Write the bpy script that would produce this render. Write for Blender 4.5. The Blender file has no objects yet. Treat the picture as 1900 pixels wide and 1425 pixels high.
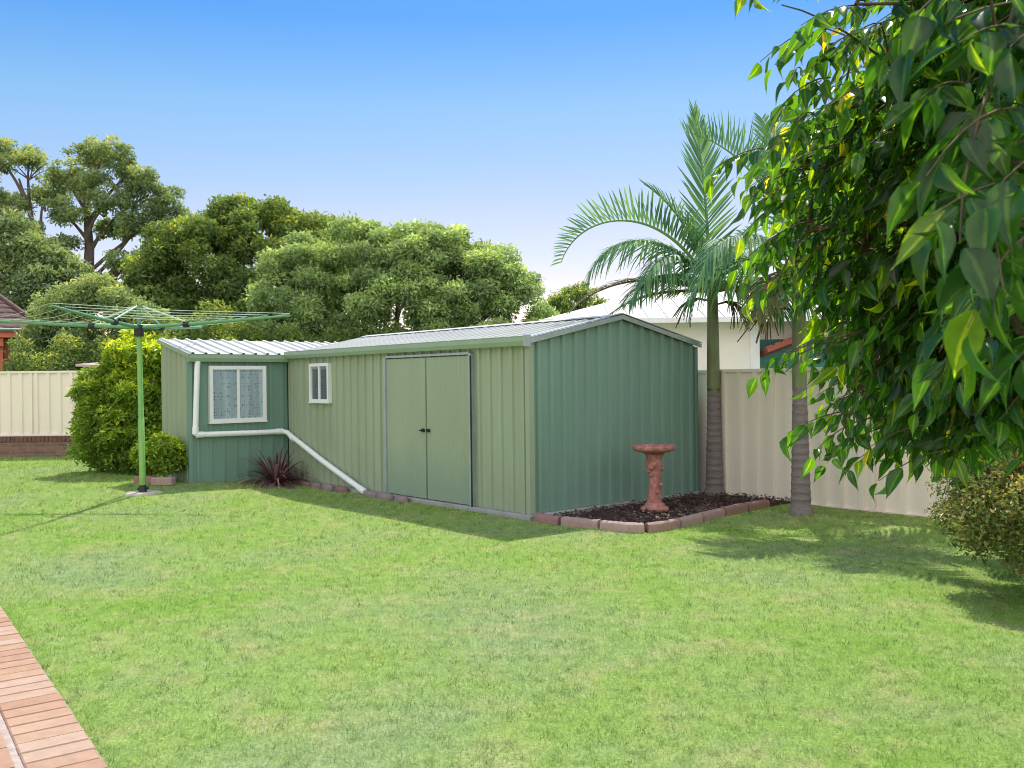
import bpy, math, random
import numpy as np
from mathutils import Vector, Matrix

R = math.radians
SC = bpy.context.scene
COL = SC.collection
rng = np.random.default_rng(7)
random.seed(7)

# ------------------------------------------------------------------ materials
def new_mat(name):
    m = bpy.data.materials.new(name); m.use_nodes = True
    nt = m.node_tree; nt.nodes.clear()
    out = nt.nodes.new('ShaderNodeOutputMaterial')
    return m, nt, out

def N(nt, kind, **kw):
    n = nt.nodes.new(kind)
    for k, v in kw.items():
        if k in n.inputs.keys(): n.inputs[k].default_value = v
        else: setattr(n, k, v)
    return n

def noise(nt, scale, detail=4, rough=.55, coord='Object', vec_scale=None):
    tc = nt.nodes.new('ShaderNodeTexCoord')
    n = N(nt, 'ShaderNodeTexNoise', Scale=scale, Detail=detail, Roughness=rough)
    src = tc.outputs[coord]
    if vec_scale:
        mp = nt.nodes.new('ShaderNodeMapping'); mp.inputs['Scale'].default_value = vec_scale
        nt.links.new(src, mp.inputs['Vector']); src = mp.outputs['Vector']
    nt.links.new(src, n.inputs['Vector'])
    return n

def ramp(nt, stops):
    r = nt.nodes.new('ShaderNodeValToRGB'); e = r.color_ramp.elements
    while len(e) < len(stops): e.new(.5)
    for el, (p, c) in zip(e, stops):
        el.position = p; el.color = (*c, 1)
    return r

def mul(c, k): return tuple(min(1, x * k) for x in c)

def paint(name, col, rough=.5, var=.12, scale=3.0, bump=0.0, bscale=40, metal=0.0, streak=None, spec=.5, dirt=None, stain=None):
    """plain surface: base colour broken up by two noises, optional bump, streaks and splash dirt near z=0"""
    m, nt, out = new_mat(name); L = nt.links.new
    b = N(nt, 'ShaderNodeBsdfPrincipled', Roughness=rough, Metallic=metal)
    b.inputs['Specular IOR Level'].default_value = spec
    n1 = noise(nt, scale, 6, .6, vec_scale=streak)
    r = ramp(nt, [(.28, mul(col, 1 - var)), (.72, mul(col, 1 + var))])
    L(n1.outputs['Fac'], r.inputs['Fac'])
    csock = r.outputs['Color']
    if dirt:
        tc = nt.nodes.new('ShaderNodeTexCoord'); sp = nt.nodes.new('ShaderNodeSeparateXYZ')
        L(tc.outputs['Object'], sp.inputs[0])
        n2 = noise(nt, 7, 5, .6)
        ad = N(nt, 'ShaderNodeMath', operation='MULTIPLY_ADD'); L(n2.outputs['Fac'], ad.inputs[0]); ad.inputs[1].default_value = -.5; L(sp.outputs['Z'], ad.inputs[2])
        rr = ramp(nt, [(0.0, (1, 1, 1)), (dirt[1], (0, 0, 0))]); L(ad.outputs[0], rr.inputs['Fac'])
        mx = N(nt, 'ShaderNodeMixRGB'); mx.inputs['Color2'].default_value = (*dirt[0], 1)
        sc_ = N(nt, 'ShaderNodeMath', operation='MULTIPLY'); L(rr.outputs['Color'], sc_.inputs[0]); sc_.inputs[1].default_value = .55
        L(sc_.outputs[0], mx.inputs['Fac']); L(csock, mx.inputs['Color1']); csock = mx.outputs['Color']
    if stain:
        # rusty runs below the eaves
        tc = nt.nodes.new('ShaderNodeTexCoord'); sp = nt.nodes.new('ShaderNodeSeparateXYZ'); L(tc.outputs['Object'], sp.inputs[0])
        up = N(nt, 'ShaderNodeMapRange'); up.inputs['From Min'].default_value = 1.25; up.inputs['From Max'].default_value = 1.88; L(sp.outputs['Z'], up.inputs['Value'])
        n2 = noise(nt, 9, 5, .7, vec_scale=(1, 1, .05)); r3 = ramp(nt, [(.45, (0, 0, 0)), (.75, (1, 1, 1))]); L(n2.outputs['Fac'], r3.inputs['Fac'])
        mm = N(nt, 'ShaderNodeMath', operation='MULTIPLY'); L(up.outputs[0], mm.inputs[0]); L(r3.outputs['Color'], mm.inputs[1])
        m7 = N(nt, 'ShaderNodeMath', operation='MULTIPLY'); L(mm.outputs[0], m7.inputs[0]); m7.inputs[1].default_value = .6
        mx = N(nt, 'ShaderNodeMixRGB'); mx.inputs['Color2'].default_value = (*stain, 1); L(m7.outputs[0], mx.inputs['Fac']); L(csock, mx.inputs['Color1']); csock = mx.outputs['Color']
    L(csock, b.inputs['Base Color'])
    nr = noise(nt, scale * 2.3, 3)
    rr2 = N(nt, 'ShaderNodeMapRange'); rr2.inputs['To Min'].default_value = max(.05, rough - .1); rr2.inputs['To Max'].default_value = min(1, rough + .12)
    L(nr.outputs['Fac'], rr2.inputs['Value']); L(rr2.outputs[0], b.inputs['Roughness'])
    if bump:
        nb = noise(nt, bscale, 5, .65); bp = N(nt, 'ShaderNodeBump', Strength=bump, Distance=.01)
        L(nb.outputs['Fac'], bp.inputs['Height']); L(bp.outputs['Normal'], b.inputs['Normal'])
    L(b.outputs[0], out.inputs['Surface'])
    return m

def leafmat(name, stops, trans=.4, tcol=None, rough=.45, spec=.4, tint=(.75, 1.25), vein=False):
    """leaf colours by the per-leaf 'rnd' attribute, brightness by the per-clump 'tint', light shining through"""
    m, nt, out = new_mat(name); L = nt.links.new
    a = nt.nodes.new('ShaderNodeAttribute'); a.attribute_name = 'rnd'
    t = nt.nodes.new('ShaderNodeAttribute'); t.attribute_name = 'tint'
    r = ramp(nt, stops); L(a.outputs['Fac'], r.inputs['Fac'])
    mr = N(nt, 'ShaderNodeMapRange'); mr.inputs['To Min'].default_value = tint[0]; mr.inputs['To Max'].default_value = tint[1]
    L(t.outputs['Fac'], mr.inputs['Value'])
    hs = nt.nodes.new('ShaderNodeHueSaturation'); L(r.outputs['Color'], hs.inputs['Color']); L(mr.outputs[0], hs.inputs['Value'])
    csock = hs.outputs['Color']
    if vein:
        va = nt.nodes.new('ShaderNodeAttribute'); va.attribute_name = 'mid'
        vr = ramp(nt, [(.80, (0, 0, 0)), (.93, (1, 1, 1))]); L(va.outputs['Fac'], vr.inputs['Fac'])
        vm = N(nt, 'ShaderNodeMixRGB', blend_type='MULTIPLY'); vm.inputs['Color2'].default_value = (3.0, 2.0, 1.8, 1); L(vr.outputs['Color'], vm.inputs['Fac']); L(csock, vm.inputs['Color1'])
        # blotchy blade
        nz = noise(nt, 16, 4, .6); nr_ = ramp(nt, [(.3, (.7, .75, .7)), (.7, (1.3, 1.2, 1.1))]); L(nz.outputs['Fac'], nr_.inputs['Fac'])
        v2 = N(nt, 'ShaderNodeMixRGB', blend_type='MULTIPLY'); v2.inputs['Fac'].default_value = 1; L(vm.outputs[0], v2.inputs['Color1']); L(nr_.outputs['Color'], v2.inputs['Color2']); csock = v2.outputs[0]
    b = N(nt, 'ShaderNodeBsdfPrincipled', Roughness=rough); b.inputs['Specular IOR Level'].default_value = spec
    L(csock, b.inputs['Base Color'])
    tr = nt.nodes.new('ShaderNodeBsdfTranslucent')
    mx0 = N(nt, 'ShaderNodeMixRGB', blend_type='MULTIPLY'); mx0.inputs['Fac'].default_value = 1
    mx0.inputs['Color2'].default_value = (*(tcol or (2.2, 2.0, .8)), 1)
    L(csock, mx0.inputs['Color1']); L(mx0.outputs[0], tr.inputs['Color'])
    mx = nt.nodes.new('ShaderNodeMixShader'); mx.inputs['Fac'].default_value = trans
    L(b.outputs[0], mx.inputs[1]); L(tr.outputs[0], mx.inputs[2]); L(mx.outputs[0], out.inputs['Surface'])
    return m

def brickmat(name, c1, c2, mortar, bw=.23, bh=.076, ms=.01, axis='xz'):
    m, nt, out = new_mat(name); L = nt.links.new
    tc = nt.nodes.new('ShaderNodeTexCoord'); sp = nt.nodes.new('ShaderNodeSeparateXYZ'); cb = nt.nodes.new('ShaderNodeCombineXYZ')
    L(tc.outputs['Object'], sp.inputs[0])
    ad = N(nt, 'ShaderNodeMath', operation='ADD'); L(sp.outputs['X'], ad.inputs[0]); L(sp.outputs['Y'], ad.inputs[1])
    L(ad.outputs[0], cb.inputs['X']); L(sp.outputs['Z'], cb.inputs['Y'])
    bt = nt.nodes.new('ShaderNodeTexBrick'); L(cb.outputs[0], bt.inputs['Vector'])
    bt.inputs['Color1'].default_value = (*c1, 1); bt.inputs['Color2'].default_value = (*c2, 1); bt.inputs['Mortar'].default_value = (*mortar, 1)
    bt.inputs['Scale'].default_value = 1; bt.inputs['Mortar Size'].default_value = ms; bt.inputs['Brick Width'].default_value = bw; bt.inputs['Row Height'].default_value = bh
    n = noise(nt, 9, 6, .7); mx = N(nt, 'ShaderNodeMixRGB', blend_type='MULTIPLY'); mx.inputs['Fac'].default_value = .6
    r = ramp(nt, [(.3, (.6, .6, .6)), (.7, (1.2, 1.15, 1.1))]); L(n.outputs['Fac'], r.inputs['Fac'])
    L(bt.outputs['Color'], mx.inputs['Color1']); L(r.outputs['Color'], mx.inputs['Color2'])
    b = N(nt, 'ShaderNodeBsdfPrincipled', Roughness=.85); L(mx.outputs[0], b.inputs['Base Color'])
    bp = N(nt, 'ShaderNodeBump', Strength=.6, Distance=.01); bp.invert = True; L(bt.outputs['Fac'], bp.inputs['Height']); L(bp.outputs['Normal'], b.inputs['Normal'])
    L(b.outputs[0], out.inputs['Surface'])
    return m

def glassmat(name, fac=.16):
    m, nt, out = new_mat(name); L = nt.links.new
    t = nt.nodes.new('ShaderNodeBsdfTransparent'); t.inputs['Color'].default_value = (.8, .87, .9, 1)
    g = N(nt, 'ShaderNodeBsdfGlossy', Roughness=.03)
    fr = N(nt, 'ShaderNodeLayerWeight', Blend=.12); ad = N(nt, 'ShaderNodeMath', operation='ADD'); ad.inputs[1].default_value = fac * .2; ad.use_clamp = True
    L(fr.outputs['Fresnel'], ad.inputs[0])
    mx = nt.nodes.new('ShaderNodeMixShader'); L(ad.outputs[0], mx.inputs['Fac']); L(t.outputs[0], mx.inputs[1]); L(g.outputs[0], mx.inputs[2])
    L(mx.outputs[0], out.inputs['Surface'])
    return m

def lacemat(name):
    m, nt, out = new_mat(name); L = nt.links.new
    tc = nt.nodes.new('ShaderNodeTexCoord'); mp = nt.nodes.new('ShaderNodeMapping'); mp.inputs['Scale'].default_value = (30, 30, 22)
    L(tc.outputs['Object'], mp.inputs['Vector'])
    v = N(nt, 'ShaderNodeTexVoronoi', Scale=1.0); v.inputs['Randomness'].default_value = .35; L(mp.outputs[0], v.inputs['Vector'])
    r = ramp(nt, [(.20, (.12, .15, .21)), (.44, (.70, .75, .82))]); L(v.outputs['Distance'], r.inputs['Fac'])
    # gathered folds: denser cloth in vertical bands
    n = noise(nt, 7, 3, .5, vec_scale=(1, 1, .06)); r2 = ramp(nt, [(.38, (0, 0, 0)), (.62, (1, 1, 1))]); L(n.outputs['Fac'], r2.inputs['Fac'])
    mx = N(nt, 'ShaderNodeMixRGB'); mx.inputs['Color2'].default_value = (.24, .29, .37, 1)
    ms = N(nt, 'ShaderNodeMath', operation='MULTIPLY'); ms.inputs[1].default_value = .38; L(r2.outputs['Color'], ms.inputs[0]); L(ms.outputs[0], mx.inputs['Fac']); L(r.outputs['Color'], mx.inputs['Color1'])
    b = N(nt, 'ShaderNodeBsdfPrincipled', Roughness=.9); L(mx.outputs[0], b.inputs['Base Color']); L(b.outputs[0], out.inputs['Surface'])
    return m

def tilemat(name):
    return paint(name, (.115, .062, .055), .75, .35, 6, .3, 30)

def attrmat(name, stops, rough=.85, nscale=25, bump=.4, nvar=(.8, 1.15)):
    """colour per piece ('rnd') with fine grain"""
    m, nt, out = new_mat(name); L = nt.links.new
    a = nt.nodes.new('ShaderNodeAttribute'); a.attribute_name = 'rnd'
    r = ramp(nt, stops); L(a.outputs['Fac'], r.inputs['Fac'])
    n = noise(nt, nscale, 6, .7); r2 = ramp(nt, [(.3, (nvar[0],) * 3), (.7, (nvar[1],) * 3)]); L(n.outputs['Fac'], r2.inputs['Fac'])
    mx = N(nt, 'ShaderNodeMixRGB', blend_type='MULTIPLY'); mx.inputs['Fac'].default_value = 1
    L(r.outputs['Color'], mx.inputs['Color1']); L(r2.outputs['Color'], mx.inputs['Color2'])
    b = N(nt, 'ShaderNodeBsdfPrincipled', Roughness=rough); L(mx.outputs[0], b.inputs['Base Color'])
    if bump:
        bp = N(nt, 'ShaderNodeBump', Strength=bump, Distance=.008); L(n.outputs['Fac'], bp.inputs['Height']); L(bp.outputs['Normal'], b.inputs['Normal'])
    L(b.outputs[0], out.inputs['Surface'])
    return m

def lawnmats():
    """the turf below and the blades share one patchwork of lush and dry areas in ground coordinates"""
    res = []
    for kind in ('turf', 'blade'):
        m, nt, out = new_mat('lawn_' + kind); L = nt.links.new
        geo = nt.nodes.new('ShaderNodeNewGeometry')
        def nz(scale, det, w):
            mp = nt.nodes.new('ShaderNodeMapping'); mp.inputs['Location'].default_value = w; mp.inputs['Scale'].default_value = (1, 1, .02)
            L(geo.outputs['Position'], mp.inputs['Vector'])
            n = N(nt, 'ShaderNodeTexNoise', Scale=scale, Detail=det, Roughness=.6); L(mp.outputs[0], n.inputs['Vector']); return n.outputs['Fac']
        big, mid = nz(.55, 4, (3, 8, 0)), nz(2.6, 5, (1, 2, 0))
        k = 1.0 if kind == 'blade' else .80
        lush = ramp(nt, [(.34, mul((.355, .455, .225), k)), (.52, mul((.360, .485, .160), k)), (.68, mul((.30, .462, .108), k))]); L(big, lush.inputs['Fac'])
        dry = ramp(nt, [(.50, (0, 0, 0)), (.70, (1, 1, 1))]); L(mid, dry.inputs['Fac'])
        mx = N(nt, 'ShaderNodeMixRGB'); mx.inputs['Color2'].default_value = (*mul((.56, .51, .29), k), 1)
        dm = N(nt, 'ShaderNodeMath', operation='MULTIPLY'); dm.inputs[1].default_value = .6; L(dry.outputs['Color'], dm.inputs[0])
        L(dm.outputs[0], mx.inputs['Fac']); L(lush.outputs['Color'], mx.inputs['Color1'])
        mot = ramp(nt, [(.30, (.74, .78, .74)), (.5, (1, 1, 1)), (.72, (1.16, 1.13, 1.14))]); L(nz(11, 4, (5, 5, 0)), mot.inputs['Fac'])
        mm_ = N(nt, 'ShaderNodeMixRGB', blend_type='MULTIPLY'); mm_.inputs['Fac'].default_value = 1; L(mx.outputs['Color'], mm_.inputs['Color1']); L(mot.outputs['Color'], mm_.inputs['Color2'])
        col = mm_.outputs['Color']
        if kind == 'blade':
            a = nt.nodes.new('ShaderNodeAttribute'); a.attribute_name = 'rnd'
            r = ramp(nt, [(.08, (.36, .48, .36)), (.36, (.92, .97, .90)), (.62, (1.12, 1.12, 1.08)), (.85, (1.3, 1.25, 1.25)), (1, (1.7, 1.35, 1.5))]); L(a.outputs['Fac'], r.inputs['Fac'])
            m2 = N(nt, 'ShaderNodeMixRGB', blend_type='MULTIPLY'); m2.inputs['Fac'].default_value = 1
            L(col, m2.inputs['Color1']); L(r.outputs['Color'], m2.inputs['Color2']); col = m2.outputs['Color']
            d = N(nt, 'ShaderNodeBsdfPrincipled', Roughness=.6); d.inputs['Specular IOR Level'].default_value = .25; L(col, d.inputs['Base Color'])
            t = nt.nodes.new('ShaderNodeBsdfTranslucent'); tm = N(nt, 'ShaderNodeMixRGB', blend_type='MULTIPLY'); tm.inputs['Fac'].default_value = 1; tm.inputs['Color2'].default_value = (1.0, 1.12, .62, 1); L(col, tm.inputs['Color1']); L(tm.outputs[0], t.inputs['Color'])
            ms = nt.nodes.new('ShaderNodeMixShader'); ms.inputs['Fac'].default_value = .5
            L(d.outputs[0], ms.inputs[1]); L(t.outputs[0], ms.inputs[2]); L(ms.outputs[0], out.inputs['Surface'])
        else:
            fine = nz(60, 4, (0, 0, 0)); r = ramp(nt, [(.3, (.55, .6, .5)), (.7, (1.15, 1.15, 1.1))]); L(fine, r.inputs['Fac'])
            m2 = N(nt, 'ShaderNodeMixRGB', blend_type='MULTIPLY'); m2.inputs['Fac'].default_value = 1
            L(col, m2.inputs['Color1']); L(r.outputs['Color'], m2.inputs['Color2'])
            d = N(nt, 'ShaderNodeBsdfDiffuse'); L(m2.outputs['Color'], d.inputs['Color']); L(d.outputs[0], out.inputs['Surface'])
        res.append(m)
    return res

M = {}
M['clad_front'] = paint('lit-tone sage cladding', (.325, .405, .292), .42, .10, 1.6, streak=(1, 1, .25), stain=(.40, .30, .19))  # lighter, warmer base colour carries the stronger light on the front sheets
M['clad_gable'] = paint('shaded-tone green cladding', (.20, .335, .285), .40, .08, 1.5, streak=(1, 1, .25))  # same sheeting, its shade painted in as a darker, bluer colour
M['clad_annex'] = paint('shaded-tone annex cladding', (.18, .31, .26), .42, .08, 1.6, streak=(1, 1, .25))  # the gable's shaded tone again, painted a little darker
M['gutter'] = paint('gutter green', (.31, .42, .315), .38, .06, 4)
M['galv'] = paint('galvanised trim', (.40, .47, .50), .35, .12, 8, metal=.35)
M['roof'] = paint('pale roof sheet', (.60, .615, .60), .45, .10, 1.8, streak=(1, .3, 1))
M['door'] = paint('door sheet', (.322, .397, .285), .40, .07, 2, streak=(1, 1, .3), dirt=((.20, .32, .27), .45))
M['white'] = paint('white paint', (.86, .88, .90), .4, .05, 6)
M['pvc'] = paint('white plastic pipe', (.88, .92, .95), .35, .05, 7)
M['dark'] = paint('black plastic', (.02, .022, .022), .5, .3, 20)
M['interior'] = paint('dark interior', (.030, .038, .060), .6, .6, 5)
M['glass'] = glassmat('window glass')
M['lace'] = lacemat('lace curtain')
M['concrete'] = paint('concrete', (.36, .36, .37), .85, .18, 6, .35, 60)
M['pad'] = paint('pale concrete', (.55, .50, .40), .9, .15, 9, .4, 60)
M['fence'] = paint('cream fence sheet', (.90, .82, .74), .45, .05, 1.4, streak=(1, 1, .2))
M['fence_cap'] = paint('cream fence rail', (.86, .80, .72), .45, .05, 4)
M['brick_wall'] = brickmat('garden wall brick', (.21, .105, .085), (.30, .165, .130), (.24, .19, .165))
M['house_brick'] = brickmat('orange house brick', (.55, .20, .11), (.62, .27, .15), (.38, .30, .25))
M['tile'] = tilemat('brown roof tile')
M['fascia'] = paint('orange fascia', (.74, .20, .12), .5, .08, 4)
M['cream_wall'] = paint('cream house wall', (.90, .87, .81), .8, .05, 2)
M['house_roof'] = paint('white metal house roof', (.50, .51, .52), .5, .05, 2)
M['teal'] = paint('teal weatherboard', (.065, .235, .215), .5, .1, 4)
M['redroof'] = paint('red awning', (.36, .10, .075), .7, .25, 14, .4, 40)
M['terracotta'] = paint('terracotta cement', (.43, .19, .17), .85, .42, 18, .6, 45)
M['line_green'] = paint('green enamel', (.20, .42, .09), .35, .12, 9)
M['line_arm'] = paint('weathered green enamel', (.14, .33, .16), .4, .2, 9)
M['wire'] = paint('pale green line', (.50, .68, .54), .5, .1, 9)
M['palm_trunk'] = paint('ringed palm trunk', (.22, .185, .19), .85, .25, 10, .5, 35, streak=(1, 1, 5))
M['palm_shaft'] = paint('green crownshaft', (.17, .20, .10), .45, .35, 6, streak=(1, 1, .4))
M['bark'] = paint('tree bark', (.14, .115, .10), .9, .3, 6, .6, 20, streak=(1, 1, .3))
M['twig'] = paint('brown twig', (.13, .095, .05), .8, .25, 20)
M['ground'] = paint('ground', (.13, .17, .07), .95, .3, .4)
M['soil'] = paint('soil', (.065, .042, .035), .95, .35, 20, .8, 50)
M['mulch'] = attrmat('bark mulch', [(0, (.05, .033, .035)), (.5, (.12, .075, .07)), (.82, (.27, .17, .145)), (1, (.55, .40, .32))], .9, 60, 0)
M['stone'] = attrmat('pink edging block', [(0, (.29, .165, .145)), (.5, (.37, .23, .205)), (1, (.42, .30, .28))], .85, 30, .6)
M['mauve'] = attrmat('mauve edging stone', [(0, (.24, .14, .13)), (.5, (.235, .18, .185)), (1, (.30, .235, .24))], .85, 30, .6)
M['paver'] = attrmat('pink clay paver', [(0, (.40, .215, .13)), (.4, (.47, .295, .20)), (.75, (.49, .345, .255)), (1, (.44, .255, .145))], .8, 14, .25, (.82, 1.1))
M['mortar'] = paint('mortar', (.46, .38, .34), .95, .25, 30, .5, 80)
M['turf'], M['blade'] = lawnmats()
M['palm_leaf'] = leafmat('palm leaflet', [(0, (0.069, 0.166, 0.096)), (.6, (0.126, 0.276, 0.136)), (.86, (0.230, 0.376, 0.122)), (1, (0.597, 0.530, 0.218))], .30, (1.9, 1.9, .9), .55, .3)
M['palm_old'] = leafmat('old palm leaflet', [(0, (.075, .100, .040)), (.6, (.16, .17, .06)), (1, (.34, .29, .12))], .30, (1.6, 1.4, .8), .6, .3)
M['big_leaf'] = leafmat('glossy tree leaf', [(0, (.014, .045, .020)), (.5, (.024, .075, .026)), (.80, (.050, .125, .022)), (.93, (.11, .18, .02)), (1, (.42, .34, .025))], .50, (6.0, 5.4, .7), .24, .65, vein=True)
M['gum_leaf'] = leafmat('gum leaf', [(0, (0.116, 0.198, 0.119)), (.5, (0.219, 0.311, 0.165)), (.85, (0.337, 0.409, 0.184)), (1, (0.519, 0.480, 0.219))], 0.42, (1.8, 1.6, .7), .5, .4, (.6, 1.5))
M['dense_leaf'] = leafmat('dense tree leaf', [(0, (0.086, 0.163, 0.059)), (.55, (0.164, 0.248, 0.084)), (.85, (0.304, 0.372, 0.095)), (1, (0.565, 0.497, 0.118))], 0.42, (1.9, 1.7, .6), .5, .4, (.55, 1.55))
M['pale_leaf'] = leafmat('pale tree leaf', [(0, (0.157, 0.247, 0.133)), (.5, (0.275, 0.397, 0.190)), (.85, (0.456, 0.562, 0.262)), (1, (0.718, 0.767, 0.419))], 0.42, (1.8, 1.6, .7), .5, .4, (.6, 1.45))
M['shrub_leaf'] = leafmat('bright shrub leaf', [(0, (0.100, 0.182, 0.035)), (.5, (0.187, 0.290, 0.038)), (.85, (0.463, 0.538, 0.058)), (1, (0.839, 0.774, 0.096))], 0.45, (2.0, 1.9, .5), .42, .45, (.6, 1.5))
M['red_shrub'] = leafmat('reddish shrub leaf', [(0, (0.072, 0.127, 0.041)), (.45, (0.178, 0.231, 0.072)), (.70, (0.356, 0.327, 0.121)), (.87, (0.427, 0.193, 0.121)), (1, (0.747, 0.636, 0.404))], .38, (1.9, 1.6, .7), .42, .45, (.6, 1.5))
M['flax'] = leafmat('purple flax leaf', [(0, (0.083, 0.040, 0.054)), (.6, (0.184, 0.090, 0.106)), (1, (0.478, 0.300, 0.269))], .2, (1.5, 1.1, 1.0), .4, .5)

# ------------------------------------------------------------------ mesh helpers
class MB:
    def __init__(s): s.v = []; s.f = []; s.sm = []; s.rnd = []
    def add(s, vs, fs, smooth=False, rnd=.5):
        o = len(s.v); s.v += [tuple(x) for x in vs]; s.rnd += [rnd] * len(vs)
        for f in fs: s.f.append(tuple(i + o for i in f)); s.sm.append(smooth)
    def box(s, lo, hi, rnd=.5, bev=0.0):
        x0, y0, z0 = lo; x1, y1, z1 = hi
        if not bev:
            s.add([(x0, y0, z0), (x1, y0, z0), (x1, y1, z0), (x0, y1, z0), (x0, y0, z1), (x1, y0, z1), (x1, y1, z1), (x0, y1, z1)],
                  [(0, 3, 2, 1), (4, 5, 6, 7), (0, 1, 5, 4), (1, 2, 6, 5), (2, 3, 7, 6), (3, 0, 4, 7)], rnd=rnd); return
        b = bev
        vs = []
        for z, i in ((z0, 0), (z1 - b, 0), (z1, b)):
            vs += [(x0 + i, y0 + i, z), (x1 - i, y0 + i, z), (x1 - i, y1 - i, z), (x0 + i, y1 - i, z)]
        fs = [(0, 3, 2, 1), (8, 9, 10, 11)]
        for k in (0, 4):
            for j in range(4): fs.append((k + j, k + (j + 1) % 4, k + 4 + (j + 1) % 4, k + 4 + j))
        s.add(vs, fs, rnd=rnd)
    def obox(s, c, ex, ey, ez, rnd=.5):
        """box with centre c and half-axis vectors"""
        c, ex, ey, ez = map(Vector, (c, ex, ey, ez)); vs = []
        for k in (-1, 1):
            for i, j in ((-1, -1), (1, -1), (1, 1), (-1, 1)): vs.append(c + i * ex + j * ey + k * ez)
        s.add(vs, [(0, 3, 2, 1), (4, 5, 6, 7), (0, 1, 5, 4), (1, 2, 6, 5), (2, 3, 7, 6), (3, 0, 4, 7)], rnd=rnd)
    def tube(s, pts, rad, n=8, cap=True, rnd=.5):
        pts = [Vector(p) for p in pts]
        rads = list(rad) if hasattr(rad, '__len__') else [rad] * len(pts)
        up = None; vs = []; fs = []
        for i, p in enumerate(pts):
            d = (pts[min(i + 1, len(pts) - 1)] - pts[max(i - 1, 0)])
            d = d.normalized() if d.length > 1e-9 else Vector((0, 0, 1))
            if up is None: up = Vector((1, 0, 0)) if abs(d.x) < .8 else Vector((0, 1, 0))
            a = (up - d * up.dot(d))
            if a.length < 1e-6: a = d.orthogonal()
            a.normalize(); b = d.cross(a); up = a
            for k in range(n):
                t = 2 * math.pi * k / n; vs.append(p + (a * math.cos(t) + b * math.sin(t)) * rads[i])
        for i in range(len(pts) - 1):
            for k in range(n):
                fs.append((i * n + k, i * n + (k + 1) % n, (i + 1) * n + (k + 1) % n, (i + 1) * n + k))
        s.add(vs, fs, True, rnd)
        if cap:
            s.add(vs[:n], [tuple(range(n - 1, -1, -1))], rnd=rnd); s.add(vs[-n:], [tuple(range(n))], rnd=rnd)
    def lathe(s, prof, c=(0, 0, 0), n=24, mod=None, smooth=True):
        vs = []; fs = []
        for j, (r, z) in enumerate(prof):
            for k in range(n):
                t = 2 * math.pi * k / n; rr = r * (mod(j, t) if mod else 1)
                vs.append((c[0] + rr * math.cos(t), c[1] + rr * math.sin(t), c[2] + z))
        for j in range(len(prof) - 1):
            for k in range(n): fs.append((j * n + k, j * n + (k + 1) % n, (j + 1) * n + (k + 1) % n, (j + 1) * n + k))
        s.add(vs, fs, smooth)
    def build(s, name, mat, parent=None, attr=False):
        me = bpy.data.meshes.new(name); me.from_pydata(s.v, [], s.f); me.update()
        me.polygons.foreach_set('use_smooth', s.sm)
        if attr:
            a = me.attributes.new('rnd', 'FLOAT', 'POINT'); a.data.foreach_set('value', np.array(s.rnd, np.float32))
        me.materials.append(mat)
        o = bpy.data.objects.new(name, me); COL.objects.link(o); o.parent = parent
        return o

def np_mesh(name, V, F, mat, parent=None, smooth=False, **attrs):
    """V (n,3); F (m,k) all faces the same size k"""
    me = bpy.data.meshes.new(name); F = np.asarray(F, np.int32); k = F.shape[1]
    me.vertices.add(len(V)); me.vertices.foreach_set('co', np.asarray(V, np.float32).ravel())
    me.loops.add(F.size); me.loops.foreach_set('vertex_index', F.ravel())
    me.polygons.add(len(F)); me.polygons.foreach_set('loop_start', np.arange(0, F.size, k, dtype=np.int32))
    try: me.polygons.foreach_set('loop_total', np.full(len(F), k, np.int32))
    except Exception: pass
    me.polygons.foreach_set('use_smooth', np.full(len(F), smooth))
    for n_, a in attrs.items():
        at = me.attributes.new(n_, 'FLOAT', 'POINT'); at.data.foreach_set('value', np.asarray(a, np.float32))
    me.update(calc_edges=True); me.materials.append(mat)
    o = bpy.data.objects.new(name, me); COL.objects.link(o); o.parent = parent
    return o

def tag(o, label=None, cat=None, group=None, kind=None):
    if label: o['label'] = label
    if cat: o['category'] = cat
    if group: o['group'] = group
    if kind: o['kind'] = kind
    return o

def empty(name, loc=(0, 0, 0), rz=0.0, **kw):
    o = bpy.data.objects.new(name, None); COL.objects.link(o); o.empty_display_size = .2
    o.location = loc; o.rotation_euler = (0, 0, rz); tag(o, **kw)
    return o

def unit(a): return a / np.maximum(np.linalg.norm(a, axis=-1, keepdims=True), 1e-9)
def rand_dirs(n): return unit(rng.normal(size=(n, 3)))

def quad_leaves(P, D, Nn, L, Wd):
    """folded rhombic leaves: base P, tip direction D, face normal Nn -> V (4n), F (2n,3)"""
    n = len(P); D = unit(D); S = unit(np.cross(D, Nn)); Nn = np.cross(S, D)
    L = np.broadcast_to(L, n)[:, None]; Wd = np.broadcast_to(Wd, n)[:, None]
    mid = P + D * L * .45
    V = np.stack([P, mid + S * Wd * .5 + Nn * Wd * .18, P + D * L - Nn * L * .08, mid - S * Wd * .5 + Nn * Wd * .18], 1).reshape(-1, 3)
    b = np.arange(n)[:, None] * 4
    F = np.concatenate([b + [[0, 1, 2]], b + [[0, 2, 3]]], 0)
    return V, F

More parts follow.
